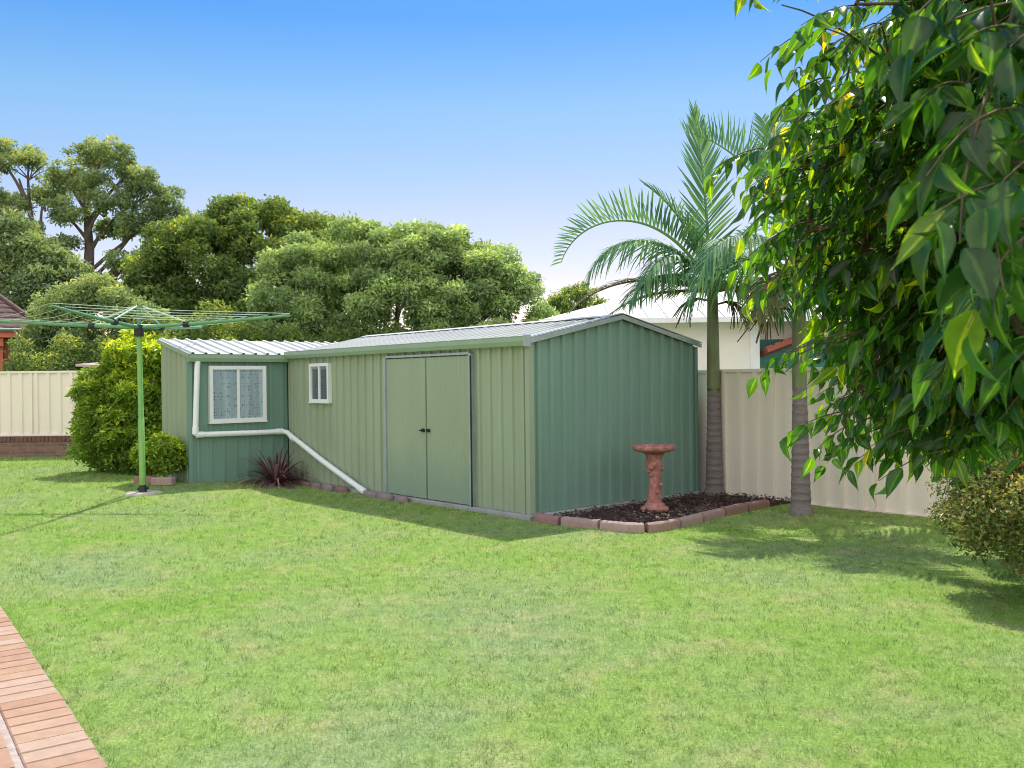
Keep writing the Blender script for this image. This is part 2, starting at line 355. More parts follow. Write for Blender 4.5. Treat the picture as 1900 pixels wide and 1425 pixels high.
LT = np.array([0, .08, .24, .42, .60, .76, .88, 1.0]); LW = np.array([.05, .46, .94, 1.0, .74, .36, .11, .0])
def full_leaves(P, D, Nn, L, Wd, bend=.22, fold=.22):
    """curved pointed leaves with a midrib fold: 7 stations x 3 points"""
    n = len(P); D = unit(D); S = unit(np.cross(D, Nn)); Nn = np.cross(S, D)
    L = np.broadcast_to(L, n)[:, None, None]; Wd = np.broadcast_to(Wd, n)[:, None, None]
    bend = np.broadcast_to(bend, n)[:, None, None]
    t = LT[None, :, None]; w = LW[None, :, None]
    sick = rng.normal(size=(n, 1, 1)) * .13
    mid = P[:, None] + D[:, None] * L * (t - .25 * bend * t * t) - Nn[:, None] * L * bend * t * t + S[:, None] * L * sick * t * t
    side = S[:, None] * Wd * .5 * w; lift = Nn[:, None] * Wd * fold * w
    wave = 1 + .25 * np.sin(t * 9 + rng.uniform(0, 6, (n, 1, 1)))
    V = np.stack([mid + side + lift * wave, mid, mid - side + lift * (2 - wave)], 2).reshape(-1, 3)
    k = len(LT); f = []
    for j in range(k - 1):
        a = j * 3; f += [[a, a + 3, a + 4, a + 1], [a + 1, a + 4, a + 5, a + 2]]
    F = (np.arange(n)[:, None, None] * (k * 3) + np.array(f)[None]).reshape(-1, 4)
    return V, F, k * 3

def crown_mesh(name, mat, parent, clumps, per, size, spread=.55, up=.5, flat=.75, droop=0.0, lw=.45, zg=.12):
    """clumps (k,4) centre+radius; leaves on and in each clump, facing out and up"""
    clumps = np.asarray(clumps, float); k = len(clumps)
    cnt = np.maximum(6, (per * (clumps[:, 3] / clumps[:, 3].mean()) ** 2)).astype(int)
    idx = np.repeat(np.arange(k), cnt); n = len(idx)
    d = rand_dirs(n); d[:, 2] = np.where(d[:, 2] < -.35, -d[:, 2] * rng.choice([1, -1], n), d[:, 2])
    r = rng.uniform(.25, 1, n) ** spread * rng.choice([1, 1, 1, 1.18], n)
    off = d * (r * clumps[idx, 3])[:, None]; off[:, 2] *= flat
    P = clumps[idx, :3] + off
    Nn = unit(d * .8 + np.array([0, 0, up]) + rng.normal(size=(n, 3)) * .75)
    Dd = unit(rng.normal(size=(n, 3)) + d * .6 + np.array([0, 0, -droop])); Dd = unit(Dd - Nn * (Dd * Nn).sum(1, keepdims=True) * .7)
    s = size * rng.uniform(.6, 1.35, n)
    V, F = quad_leaves(P, Dd, Nn, s, s * lw)
    ct = rng.uniform(0, 1, k)
    zmin, zmax = clumps[:, 2].min(), clumps[:, 2].max()
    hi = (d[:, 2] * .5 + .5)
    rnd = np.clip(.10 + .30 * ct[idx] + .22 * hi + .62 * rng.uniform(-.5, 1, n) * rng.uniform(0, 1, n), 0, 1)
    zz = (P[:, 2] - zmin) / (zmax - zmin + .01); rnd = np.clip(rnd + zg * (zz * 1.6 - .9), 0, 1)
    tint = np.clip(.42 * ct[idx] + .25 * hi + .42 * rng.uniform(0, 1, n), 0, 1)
    return np_mesh(name, V, F, mat, parent, False, rnd=np.repeat(rnd, 4), tint=np.repeat(tint, 4))

def env_clumps(ells, n, rad, inner=.25, lowcut=-.5):
    """clump centres over the shells of ellipsoids (x,y,z,rx,ry,rz,weight), none buried inside another"""
    ells = np.asarray(ells, float); w = ells[:, 6] / ells[:, 6].sum(); out = []
    tries = 0
    while len(out) < n and tries < n * 40:
        tries += 1
        e = ells[rng.choice(len(ells), p=w)]; d = rand_dirs(1)[0]
        if d[2] < lowcut: continue
        r = rng.uniform(.8, 1.02) if rng.random() > inner else rng.uniform(.3, .8)
        p = e[:3] + d * e[3:6] * r
        if any((((p - q[:3]) / q[3:6]) ** 2).sum() < .35 for q in ells if q is not e): continue
        out.append((*p, rad * rng.uniform(.6, 1.4)))
    return out

def bez(a, b, c, n):
    a, b, c = Vector(a), Vector(b), Vector(c)
    return [a * (1 - t) ** 2 + b * 2 * t * (1 - t) + c * t * t for t in [i / (n - 1) for i in range(n)]]

def limbs(mb, fork, targets, r0, r1, sag=.0, n=7, sides=6):
    for q in targets:
        q = Vector(q[:3]); f = Vector(fork); mid = f.lerp(q, .5) + Vector((random.uniform(-.2, .2), random.uniform(-.2, .2), .12)) * (q - f).length - Vector((0, 0, sag))
        mb.tube(bez(f, mid, q, n), [r0 + (r1 - r0) * i / (n - 1) for i in range(n)], sides, False)

# ------------------------------------------------------------------ setting: ground, lawn, path
def sheet(name, pts, z, mat, **kw):
    mb = MB(); mb.add([(x, y, z) for x, y in pts], [tuple(range(len(pts)))]); o = mb.build(name, mat); return tag(o, **kw)

sheet('ground', [(-400, -60), (400, -60), (400, 700), (-400, 700)], -.012, M['ground'], kind='structure')

SH = (.1818, 9.9126); TH = .7176
gA = np.array([math.cos(TH), math.sin(TH)]); lA = np.array([-math.sin(TH), math.cos(TH)])
def S2W(a, b): return (SH[0] + a * gA[0] + b * lA[0], SH[1] + a * gA[1] + b * lA[1])

# path edge (lawn side), curving gently away to the back left
edge = [(-.87, 2.55), (-1.562, 3.507), (-2.078, 4.23), (-2.60, 4.952), (-3.494, 6.196), (-4.65, 7.80), (-6.6, 9.9), (-10.8, 12.0)]
def resample(pts, step):
    p = np.array(pts, float)
    # Catmull-Rom
    out = []
    for i in range(len(p) - 1):
        p0, p1, p2, p3 = p[max(i - 1, 0)], p[i], p[i + 1], p[min(i + 2, len(p) - 1)]
        for t in np.linspace(0, 1, 24, endpoint=False):
            out.append(.5 * ((2 * p1) + (p2 - p0) * t + (2 * p0 - 5 * p1 + 4 * p2 - p3) * t * t + (3 * p1 - p0 - 3 * p2 + p3) * t ** 3))
    out.append(p[-1]); out = np.array(out)
    s = np.concatenate([[0], np.cumsum(np.linalg.norm(np.diff(out, axis=0), axis=1))])
    u = np.arange(0, s[-1], step)
    return np.stack([np.interp(u, s, out[:, 0]), np.interp(u, s, out[:, 1])], 1)

E_ = resample(edge, .119)
lawn_poly = [(-11.4, 12.2)] + [tuple(p) for p in E_[::-1]] + [(-.3, 1.2), (9, 1.2), (9.5, 5.2)] + [S2W(3.12, -8.0), S2W(3.12, -2.2), S2W(2.95, -.3), S2W(2.95, 6.6), (-5.0, 18.1), (-13, 18.1)]
def lawn_z(x, y):
    """the lawn climbs gently toward the annex and the back left corner"""
    x = np.asarray(x, float); y = np.asarray(y, float)
    sx = np.clip((-x - 2.6) / 2.4, 0, 1); sy = np.clip((y - 9.8) / 3.2, 0, 1)
    bump = .012 * (np.sin(x * 1.3 + y * .7) + np.sin(y * 1.1 - x * .6 + 2)) * np.clip((y - 3) / 3, 0, 1) * np.clip((14 - y) / 4, 0, 1)
    return -.004 + .11 * (sx * sx * (3 - 2 * sx)) * (sy * sy * (3 - 2 * sy)) + np.clip(bump, -.008, .02) * np.clip((-.5 * x + 12 - y) / 3, 0, 1) * .6

def build_path():
    mb = MB(); w = .262
    base = MB()
    T = np.gradient(E_, axis=0); T = T / np.linalg.norm(T, axis=1, keepdims=True); Nl = np.stack([-T[:, 1], T[:, 0]], 1)
    Nl *= np.sign((Nl * np.array([-1, -.7])).sum(1, keepdims=True))
    far = 2.2
    for i in range(len(E_) - 1):
        a, b = E_[i], E_[i + 1]; na, nb = Nl[i], Nl[i + 1]
        base.add([(*a, -.03), (*b, -.03), (*(b + nb * far), -.03), (*(a + na * far), -.03), (*a, .018), (*b, .018), (*(b + nb * far), .018), (*(a + na * far), .018)],
                 [(4, 5, 6, 7), (0, 1, 5, 4)])
        t = (b - a); g = .0045 / np.linalg.norm(t)
        lo, hi = a + t * g, b - t * g
        z = .030 + random.uniform(-.0018, .0018)
        skew = [random.uniform(-.003, .003) for _ in range(4)]
        def pt(p, n, d, zz): return (*(p + n * d), zz)
        i0 = .004 + skew[0]; 
        o8 = [pt(lo, na, i0, -.02), pt(hi, nb, i0, -.02), pt(hi, nb, w, -.02), pt(lo, na, w, -.02)]
        bz = .006
        m8 = [pt(lo, na, i0, z - bz), pt(hi, nb, i0, z - bz), pt(hi, nb, w, z - bz), pt(lo, na, w, z - bz)]
        e = t * .03
        t8 = [pt(lo + e, na, i0 + .007, z), pt(hi - e, nb, i0 + .007, z), pt(hi - e, nb, w - .005, z), pt(lo + e, na, w - .005, z)]
        fs = [(8, 9, 10, 11)]
        for k in (0, 4):
            for j in range(4): fs.append((k + j, k + (j + 1) % 4, k + 4 + (j + 1) % 4, k + 4 + j))
        mb.add(o8 + m8 + t8, fs, rnd=random.random())
        # inner paving: courses beyond a wide mortar joint
        d = w + .032
        row = 0
        while d < 2.0:
            q = (i + row) % 2
            if q == 0 and i < len(E_) - 3:
                c = E_[i + 2]; nc = Nl[i + 2]; tt = c - a; gg = .004 / np.linalg.norm(tt)
                l2, h2 = a + tt * gg, c - tt * gg; zz = .028 + random.uniform(-.002, .002)
                mb.add([pt(l2, na, d, 0), pt(h2, nc, d, 0), pt(h2, nc, d + .108, 0), pt(l2, na, d + .108, 0), pt(l2, na, d, zz), pt(h2, nc, d, zz), pt(h2, nc, d + .108, zz), pt(l2, na, d + .108, zz)],
                       [(4, 5, 6, 7), (0, 1, 5, 4), (1, 2, 6, 5), (2, 3, 7, 6), (3, 0, 4, 7)], rnd=random.uniform(0, .35))
            d += .116; row += 1
    b = base.build('path', M['mortar']); tag(b, kind='structure')
    o = mb.build('paving', M['paver'], b, attr=True)
build_path()

bed_outer = [S2W(.03, -.13), (.30, 9.66), (.80, 9.25), (1.13, 9.00), (1.30, 8.97), (1.48, 9.07), (1.72, 9.34), (2.2, 9.90), (2.62, 10.33), (2.95, 10.62)]
bedP = resample(bed_outer, .06)
bed_poly = [tuple(p) for p in bedP] + [S2W(3.08, -1.3), S2W(3.08, .1), S2W(2.98, -.09)]

def inpoly(P, poly):
    poly = np.asarray(poly); x, y = P[:, 0], P[:, 1]; c = np.zeros(len(P), bool); j = len(poly) - 1
    for i in range(len(poly)):
        xi, yi = poly[i]; xj, yj = poly[j]
        c ^= ((yi > y) != (yj > y)) & (x < (xj - xi) * (y - yi) / (yj - yi + 1e-12) + xi); j = i
    return c

def build_lawn():
    xs = np.arange(-13.2, 9.3, .16); ys = np.arange(1.2, 18.3, .16); X, Yy = np.meshgrid(xs, ys); C = np.stack([X.ravel(), Yy.ravel()], 1)
    V = np.concatenate([C, lawn_z(C[:, 0], C[:, 1])[:, None]], 1); nx = len(xs); i, j = np.meshgrid(np.arange(nx - 1), np.arange(len(ys) - 1)); a = (j * nx + i).ravel()
    F = np.stack([a, a + 1, a + nx + 1, a + nx], 1); cen = C[F].mean(1); q = cen - np.array(SH); aa = q @ gA; bb = q @ lA
    F = F[(aa < 3.05)]
    tag(np_mesh('lawn', V, F, M['turf'], None, True), kind='structure')
build_lawn()

def grass():
    Ps = []; y = 2.3
    while y < 18.2:
        dy = .25; x0 = max(-13, -.56 * y - 1.8); x1 = min(8.5, .56 * y + 1.8)
        dens = 10500 * (3.6 / max(y, 3.6)) ** 1.55
        n = int(dens * (x1 - x0) * dy); Ps.append(np.stack([rng.uniform(x0, x1, n), rng.uniform(y, y + dy, n)], 1)); y += dy
    P = np.concatenate(Ps)
    ok = inpoly(P, lawn_poly) & ~inpoly(P, bed_poly)
    q = P - np.array(SH); a = q @ gA; b = q @ lA
    ok &= ~((a > -.11) & (b > -.10) & (b < 6.6) & (a < 3)); ok &= ~((a > -1.57) & (a < 0) & (b > 5.5) & (b < 6.6))
    ok &= (np.hypot(P[:, 0] + 4.87, (P[:, 1] - 12.0)) > .2)
    ok &= ~((a > 2.93) & (b < 0))
    P = P[ok]; n = len(P); Y = np.maximum(P[:, 1], 3)
    h = (.015 + .0016 * Y) * rng.uniform(.4, 1.4, n); w = .0013 + .00058 * Y
    az = rng.uniform(0, 2 * np.pi, n); lean = rng.uniform(.3, 1.35, n)
    # taller ragged fringe along the brick edge
    dmin = np.min(np.hypot(P[:, None, 0] - E_[None, :40, 0], P[:, None, 1] - E_[None, :40, 1]), 1); fr = (dmin < .10) & (rng.random(n) < .7); h = np.where(fr, h * 1.7, h); h = np.where(rng.random(n) < .05, h * 1.7, h)
    D = np.stack([np.cos(az) * np.sin(lean), np.sin(az) * np.sin(lean), np.cos(lean)], 1)
    fa = rng.uniform(0, np.pi, n); S = np.stack([np.cos(fa), np.sin(fa), np.zeros(n)], 1) * w[:, None]
    B = np.concatenate([P, lawn_z(P[:, 0], P[:, 1])[:, None]], 1)
    V = np.stack([B - S * .5, B + S * .5, B + D * h[:, None]], 1).reshape(-1, 3)
    F = np.arange(n * 3).reshape(-1, 3)
    # tufts: blades of one small cell share part of their colour
    cell = (np.floor(P[:, 0] / (.03 + .004 * Y)) * 7919 + np.floor(P[:, 1] / (.03 + .004 * Y)) * 104729).astype(np.int64) % 4093
    tuft = np.clip(.55 * rng.uniform(0, 1, 4093)[cell] + .45 * rng.uniform(0, 1, n), 0, 1)
    o = np_mesh('grass', V, F, M['blade'], None, False, rnd=np.repeat(tuft, 3))
    tag(o, 'short mown lawn grass with lush and dry patches', 'grass', kind='stuff')
grass()

# ------------------------------------------------------------------ garden bed
sheet('soil', bed_poly, .012, M['soil'], kind='structure')
def mulch():
    n = 9000; lo = np.min(bed_poly, 0); hi = np.max(bed_poly, 0)
    P = rng.uniform(lo, hi, (n, 2)); P = P[inpoly(P, bed_poly)]; n = len(P)
    P3 = np.concatenate([P, rng.uniform(.016, .055, (n, 1))], 1)
    Nn = unit(np.array([0, 0, 1.0]) + rng.normal(size=(n, 3)) * .5)
    V, F = quad_leaves(P3, rand_dirs(n) * np.array([1, 1, .25]), Nn, rng.uniform(.02, .07, n), rng.uniform(.012, .03, n))
    rnd = rng.uniform(0, 1, n) ** 1.6 * np.where(np.hypot(P[:, 0] - 1.75, P[:, 1] - 9.75) + rng.normal(size=n) * .2 < .45, 1.25, .75); rnd = np.clip(rnd, 0, 1)
    # paler chips toward the tip of the bed
    tag(np_mesh('mulch', V, F, M['mulch'], None, False, rnd=np.repeat(rnd, 4)), 'dark bark mulch filling the garden bed', 'mulch', kind='stuff')
mulch()

def edging():
    P = resample(bed_outer, .02); seg = 24; blocks = []
    for k in range(0, len(P) - 6, seg):
        blocks.append(P[k:k + seg])
    names = len(blocks)
    pos = ['against the shed corner', 'second from the shed corner', 'third from the shed corner', 'fourth from the shed corner', 'just before the curved tip of the bed',
           'at the curved tip of the bed nearest the camera', 'just right of the curved tip of the bed', 'midway up the right side of the bed', 'on the right side in front of the palm', 'second from the far right end', 'at the far right end by the fence']
    for bi, b in enumerate(blocks):
        if len(b) < 4: continue
        c = b.mean(0); mb = MB(); T = np.gradient(b, axis=0); T /= np.linalg.norm(T, axis=1, keepdims=True); Nn = np.stack([-T[:, 1], T[:, 0]], 1)
        w = .05; h = .086 + random.uniform(-.008, .008); rows = []
        prof = [(-w, -.03), (-w * .98, h - .035), (-w * .85, h - .012), (-w * .5, h), (w * .5, h), (w * .85, h - .012), (w * .98, h - .035), (w, -.03)]
        k = len(prof); vs = []
        sel = list(range(0, len(b), 2)); 
        for j in sel:
            jit = random.uniform(-.003, .003)
            for (o_, z) in prof: vs.append((b[j][0] - c[0] + Nn[j][0] * (o_ + jit), b[j][1] - c[1] + Nn[j][1] * (o_ + jit), z + random.uniform(-.003, .003)))
        fs = []
        for j in range(len(sel) - 1):
            for i in range(k - 1): fs.append((j * k + i, j * k + i + 1, (j + 1) * k + i + 1, (j + 1) * k + i))
        fs += [tuple(range(k)), tuple(range((len(sel) - 1) * k + k - 1, (len(sel) - 1) * k - 1, -1))]
        mb.add(vs, fs, rnd=random.random())
        o = mb.build('edging_block', M['stone'], attr=True); o.location = (c[0], c[1], 0)
        tag(o, 'pinkish garden bed edging block ' + pos[min(bi, len(pos) - 1)], 'edging block', 'edging blocks around the garden bed')
edging()

def loose_stones():
    spec = [(5.1, .26, 'small mauve edging stone behind the flax, nearest the shed corner'), (4.72, .30, 'long mauve edging stone just right of the flax'), (4.38, .26, 'mauve edging stone second to the right of the flax'), (4.05, .26, 'mauve edging stone beneath the middle of the sloping pipe'),
            (3.70, .26, 'reddish edging stone just left of the pipe outlet'), (2.95, .28, 'pinkish edging stone right of the pipe outlet'), (2.60, .30, 'pinkish edging stone under the left shed door'), (2.22, .24, 'last reddish edging stone under the middle of the shed doors')]
    for b, ln, lab in spec:
        mb = MB(); n = 10; vs = []; fs = []
        rr = [random.uniform(.85, 1.12) for _ in range(n)]
        for (s, z) in ((1, -.02), (1.02, .035), (.93, .062), (.6, .075)):
            for k in range(n):
                t = 2 * math.pi * k / n; cx = math.copysign(abs(math.cos(t)) ** .6, math.cos(t)); cy = math.copysign(abs(math.sin(t)) ** .6, math.sin(t))
                vs.append((.055 * cx * s * rr[k], ln / 2 * cy * s * rr[k], z + random.uniform(-.004, .004)))
        for j in range(3):
            for k in range(n): fs.append((j * n + k, j * n + (k + 1) % n, (j + 1) * n + (k + 1) % n, (j + 1) * n + k))
        fs.append(tuple(range(3 * n, 4 * n)))
        mb.add(vs, fs, True, random.choice([.1, .4, .8]))
        o = mb.build('edging_stone', M['mauve'], attr=True); x, y = S2W(-.165, b); o.location = (x, y, 0); o.rotation_euler = (0, 0, TH)
        tag(o, lab, 'edging stone', 'edging stones along the shed front')
loose_stones()

# ------------------------------------------------------------------ shed
def rib_profile(W, pitch, rib, depth, start=0.0, extra=(), minor=0):
    """list of (u, offset) across a ribbed sheet"""
    us = []
    u = start
    while u < W:
        seq = [(u, 0), (u + rib * .16, depth), (u + rib * .84, depth), (u + rib, 0)]
        if minor:
            for q in range(1, minor + 1):
                m = u + rib + (pitch - rib) * q / (minor + 1); seq += [(m - .014, 0), (m - .004, depth * .35), (m + .004, depth * .35), (m + .014, 0)]
        us += seq; u += pitch
    us = [(a, d) for a, d in us if 0 < a < W]
    for e in (0, W, *extra):
        if e not in [a for a, _ in us]:
            # offset by interpolation
            xs = sorted(us); d = float(np.interp(e, [a for a, _ in xs], [b for _, b in xs])) if xs else 0
            us.append((e, d if 0 < e < W else 0))
    return sorted(us)

def rib_sheet(mb, P, U, Vv, Nn, W, h0, h1, pitch, rib, depth, start=.03, extra=(), minor=0):
    P, U, Vv, Nn = map(Vector, (P, U, Vv, Nn)); vs = []; fs = []
    pr = rib_profile(W, pitch, rib, depth, start, extra, minor)
    for u, d in pr:
        a = h0(u) if callable(h0) else h0; b = h1(u) if callable(h1) else h1
        vs += [P + U * u + Vv * a + Nn * d, P + U * u + Vv * b + Nn * d]
    for i in range(len(pr) - 1): fs.append((2 * i, 2 * i + 2, 2 * i + 3, 2 * i + 1))
    mb.add(vs, fs)

WD, LN, HE, HR, HG = 2.9026, 5.5225, 1.93, 2.234, 1.905
AL, AD = 1.553, 1.048
def shed():
    root = empty('garden_shed', (SH[0], SH[1], 0), TH, label='long green ribbed metal shed with a small windowed annex at its left end', cat='shed')
    # slab
    mb = MB(); mb.box((-.085, -.085, -.05), (WD + .03, LN - .012, .048), bev=.008); mb.build('slab', M['concrete'], root)
    # walls
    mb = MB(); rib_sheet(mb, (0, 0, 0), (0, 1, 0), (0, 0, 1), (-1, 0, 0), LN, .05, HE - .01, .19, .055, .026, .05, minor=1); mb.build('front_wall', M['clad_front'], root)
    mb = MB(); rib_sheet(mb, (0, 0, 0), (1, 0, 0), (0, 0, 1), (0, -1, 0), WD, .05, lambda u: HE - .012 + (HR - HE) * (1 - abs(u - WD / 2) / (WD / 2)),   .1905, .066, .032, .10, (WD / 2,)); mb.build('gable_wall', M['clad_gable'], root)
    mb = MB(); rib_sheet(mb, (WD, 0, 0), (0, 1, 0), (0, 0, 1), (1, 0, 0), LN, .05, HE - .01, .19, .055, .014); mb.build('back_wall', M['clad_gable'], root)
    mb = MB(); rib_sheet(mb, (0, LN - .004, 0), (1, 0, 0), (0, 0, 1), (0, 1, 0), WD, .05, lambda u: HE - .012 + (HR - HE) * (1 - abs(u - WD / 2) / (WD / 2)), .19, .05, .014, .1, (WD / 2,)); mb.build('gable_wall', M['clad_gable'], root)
    # corner flashings
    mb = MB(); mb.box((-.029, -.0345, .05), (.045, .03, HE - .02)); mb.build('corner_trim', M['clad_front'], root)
    mb = MB(); mb.box((WD - .03, -.035, .05), (WD + .018, .03, HE - .02)); mb.build('corner_trim', M['clad_gable'], root)
    # main roof: two slopes + ridge cap
    sl = Vector((WD / 2, 0, HR - HE)).normalized(); nl = Vector((-sl.z, 0, sl.x)); run = (WD / 2) / sl.x
    mb = MB()
    rib_sheet(mb, (0, -.05, HE + .01), (0, 1, 0), sl, nl, LN + .09, -.07, run, .19, .05, .024, .06)
    sr = Vector((-sl.x, 0, sl.z)); nr = Vector((sl.z, 0, sl.x))
    rib_sheet(mb, (WD, -.05, HE + .01), (0, 1, 0), sr, nr, LN + .09, -.05, run, .19, .05, .024, .06)
    mb.build('roof', M['roof'], root)
    mb = MB(); top = HR + .035
    for s in (-1, 1):
        mb.add([(WD / 2, -.06, top + .012), (WD / 2 + s * .13, -.06, top - .018), (WD / 2 + s * .13, LN + .05, top - .018), (WD / 2, LN + .05, top + .012)], [(0, 1, 2, 3)])
    mb.build('ridge_cap', M['roof'], root)
    mb = MB()
    for s, x0 in ((1, 0), (-1, WD)):
        a = Vector((x0 - s * .06, -.063, HE - .002)); b = Vector((WD / 2, -.063, HR + .012)); d = (b - a); n = Vector((-d.z, 0, d.x)).normalized() * (1 if s > 0 else -1)
        mb.obox((a + b) / 2 - Vector((0, 0, .002)), d / 2, (0, .006, 0), n * .026)
        mb.obox((a + b) / 2 + n * .034 + Vector((0, .03, .006)), d / 2, (0, .038, 0), n * .004)
    mb.build('barge_trim', M['galv'], root)
    # gutters
    def gutter(mb, p, q, out, h=.105, w=.095, z=1.985):
        p, q = Vector(p), Vector(q); o = Vector(out)
        prof = [(0, -h), (w * .75, -h), (w, -h * .55), (w, -.012), (w * 1.05, 0), (w * .9, .002)]
        vs = []
        for e in (p, q):
            for (u, zz) in prof: vs.append(e + o * u + Vector((0, 0, z + zz)))
        k = len(prof); fs = [(i, i + 1, k + i + 1, k + i) for i in range(k - 1)]
        mb.add(vs, fs)
        for e in (p, q):
            mb.add([e + o * u + Vector((0, 0, z + zz)) for u, zz in prof] + [e + Vector((0, 0, z))], [tuple(range(k + 1))])
    mb = MB(); gutter(mb, (-.022, -.055, 0), (-.022, LN - .095, 0), (-1, 0, 0)); mb.build('gutter', M['gutter'], root)
    mb = MB(); gutter(mb, (-AL - .03, LN - .02, 0), (-.022, LN - .02, 0), (0, -1, 0), z=1.94, h=.11); mb.build('gutter', M['gutter'], root)
    # end bracket on the main gutter
    mb = MB(); mb.box((-.125, -.075, 1.87), (-.03, -.058, 2.0), bev=.006); mb.build('gutter_end', M['galv'], root)
    # annex walls
    zb = 2.16; fz = 1.90
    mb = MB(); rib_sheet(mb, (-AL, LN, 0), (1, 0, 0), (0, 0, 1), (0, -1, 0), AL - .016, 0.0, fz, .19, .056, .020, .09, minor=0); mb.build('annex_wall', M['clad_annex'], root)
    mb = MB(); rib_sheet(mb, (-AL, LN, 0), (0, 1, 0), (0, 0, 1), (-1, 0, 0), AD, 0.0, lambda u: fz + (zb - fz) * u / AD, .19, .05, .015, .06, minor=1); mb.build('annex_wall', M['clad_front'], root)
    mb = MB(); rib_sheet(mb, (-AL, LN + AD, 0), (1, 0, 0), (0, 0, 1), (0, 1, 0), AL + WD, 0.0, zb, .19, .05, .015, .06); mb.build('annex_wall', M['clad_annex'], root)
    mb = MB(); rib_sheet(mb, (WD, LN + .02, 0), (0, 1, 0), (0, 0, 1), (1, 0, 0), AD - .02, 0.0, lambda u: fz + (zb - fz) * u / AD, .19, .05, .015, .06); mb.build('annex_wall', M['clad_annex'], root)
    mb = MB(); mb.box((-AL - .018, LN - .024, 0.0), (-AL + .04, LN + .03, fz)); mb.build('corner_trim', M['clad_annex'], root)
    # annex roof, rising to the back
    slp = Vector((0, AD + .12, 2.185 - 1.935)).normalized(); nn = Vector((0, -slp.z, slp.y)); ln = (AD + .16) / slp.y
    mb = MB()
    rib_sheet(mb, (-AL - .035, LN - .12, 1.937), (1, 0, 0), slp, nn, AL + .0, 0, ln, .19, .05, .026, .03)
    off = .195
    rib_sheet(mb, (-.035, LN - .12, 1.937), (1, 0, 0), slp, nn, WD + .06, off, ln, .19, .05, .026, .135)
    mb.build('annex_roof', M['roof'], root)
    mb = MB(); a = Vector((-AL - .042, LN - .11, 1.915)); b = a + slp * ln; mb.obox((a + b) / 2, (b - a) / 2, (.006, 0, 0), nn * .03); mb.build('barge_trim', M['gutter'], root)
    mb = MB(); mb.box((-1.10, LN - .22, -.03), (-.11, LN - .02, .028), bev=.008); mb.build('slab', M['concrete'], root)
    # doors: two flat leaves with fine ribs between pale vertical channels, under a track
    b0, b1 = .945, 2.735
    for k, (u0, u1) in enumerate(((b0 + .02, (b0 + b1) / 2 - .004), ((b0 + b1) / 2 + .004, b1 - .02))):
        mb = MB(); x = -.040 - .006 * k
        rib_sheet(mb, (x, u0, 0), (0, 1, 0), (0, 0, 1), (-1, 0, 0), u1 - u0, .06, 1.80, .075, .02, .004, .03)
        mb.box((x, u0, .068), (x + .012, u0 + .012, 1.80)); mb.box((x, u1 - .012, .06), (x + .012, u1, 1.80))
        d = mb.build('door', M['door'], root)
        hb = MB(); hy = (b0 + b1) / 2 + (.05 if k else -.05)
        hb.box((x - .034, hy - .022, .885), (x - .006, hy + .022, .925), bev=.006)
        hb.tube([(x - .04, hy, .905), (x - .04, hy + (.05 if k else -.05), .898)], .008, 6)
        hb.build('handle', M['dark'], d)
    for u in (b0, b1):
        mb = MB(); mb.box((-.070, u - .022, .05), (-.010, u + .022, 1.83), bev=.004); mb.build('door_channel', M['galv'], root)
    mb = MB(); mb.box((-.064, b0 + .022, 1.815), (-.010, b1 - .022, 1.842)); mb.build('door_track', M['galv'], root)
    mb = MB(); mb.box((-.080, b0 - .035, .05), (-.0705, b0 - .016, 1.80)); mb.build('door_stop', M['dark'], root)
    # windows
    def window(P, U, Nn, w, z0, z1, fr, back, curtain_name, name='window', mull=.5):
        P, U, Nn = Vector(P), Vector(U), Vector(Nn); Z = Vector((0, 0, 1))
        def bx(mb, u0, u1, za, zb_, n0, n1): mb.obox(P + U * (u0 + u1) / 2 + Z * (za + zb_) / 2 + Nn * (n0 + n1) / 2, U * (u1 - u0) / 2, Nn * (n1 - n0) / 2, Z * (zb_ - za) / 2)
        wb = MB(); bx(wb, .002, fr, z0, z1, .0, .060); bx(wb, w - fr, w - .002, z0, z1, .0, .060); bx(wb, fr, w - fr, z0, z0 + fr, .0, .060); bx(wb, fr, w - fr, z1 - fr, z1, .0, .060)
        bx(wb, -.012, w + .012, z0 - .014, z0 - .001, 0, .068)
        wo = wb.build(name, M['white'], root)
        mb_ = MB(); bx(mb_, w * mull - fr * .35, w * mull + fr * .35, z0 + fr, z1 - fr, .027, .055); mb_.build('mullion', M['white'], wo)
        cb = MB(); n = 60; vs = []
        for i in range(n + 1):
            u = fr + (w - 2 * fr) * i / n; d = .030 + (.005 * math.sin(i * .75) if curtain_name == 'curtain' else 0)
            vs += [P + U * u + Z * (z0 + fr) + Nn * d, P + U * u + Z * (z1 - fr) + Nn * d]
        cb.add(vs, [(2 * i, 2 * i + 2, 2 * i + 3, 2 * i + 1) for i in range(n)]); cb.build(curtain_name, back, wo)
        for u0, u1 in ((fr, w * mull - fr * .35), (w * mull + fr * .35, w - fr)):
            g = MB(); a = P + U * u0 + Nn * .040; b = P + U * u1 + Nn * .040
            g.add([a + Z * (z0 + fr), b + Z * (z0 + fr), b + Z * (z1 - fr), a + Z * (z1 - fr)], [(0, 1, 2, 3)]); g.build('pane', M['glass'], wo)
    window((-1.275, LN - .006, 0), (1, 0, 0), (0, -1, 0), .885, .945, 1.772, .055, M['lace'], 'curtain')
    window((-.004, 4.19, 0), (0, 1, 0), (-1, 0, 0), .565, 1.225, 1.79, .045, M['interior'], 'dark_backing')  # dark sheet behind the panes, painted as the unlit inside
    # white stormwater pipe
    mb = MB(); r = .040; y = LN - .065
    pts = [(-1.445, y, 1.835), (-1.455, y, 1.70), (-1.490, y, .86), (-1.492, y, .80), (-1.47, y, .785), (-.55, y, .772), (-.16, y - .01, .775), (-.085, y - .06, .755), (-.075, y - .14, .71), (-.085, 4.3, .37), (-.11, 3.17, .035)]
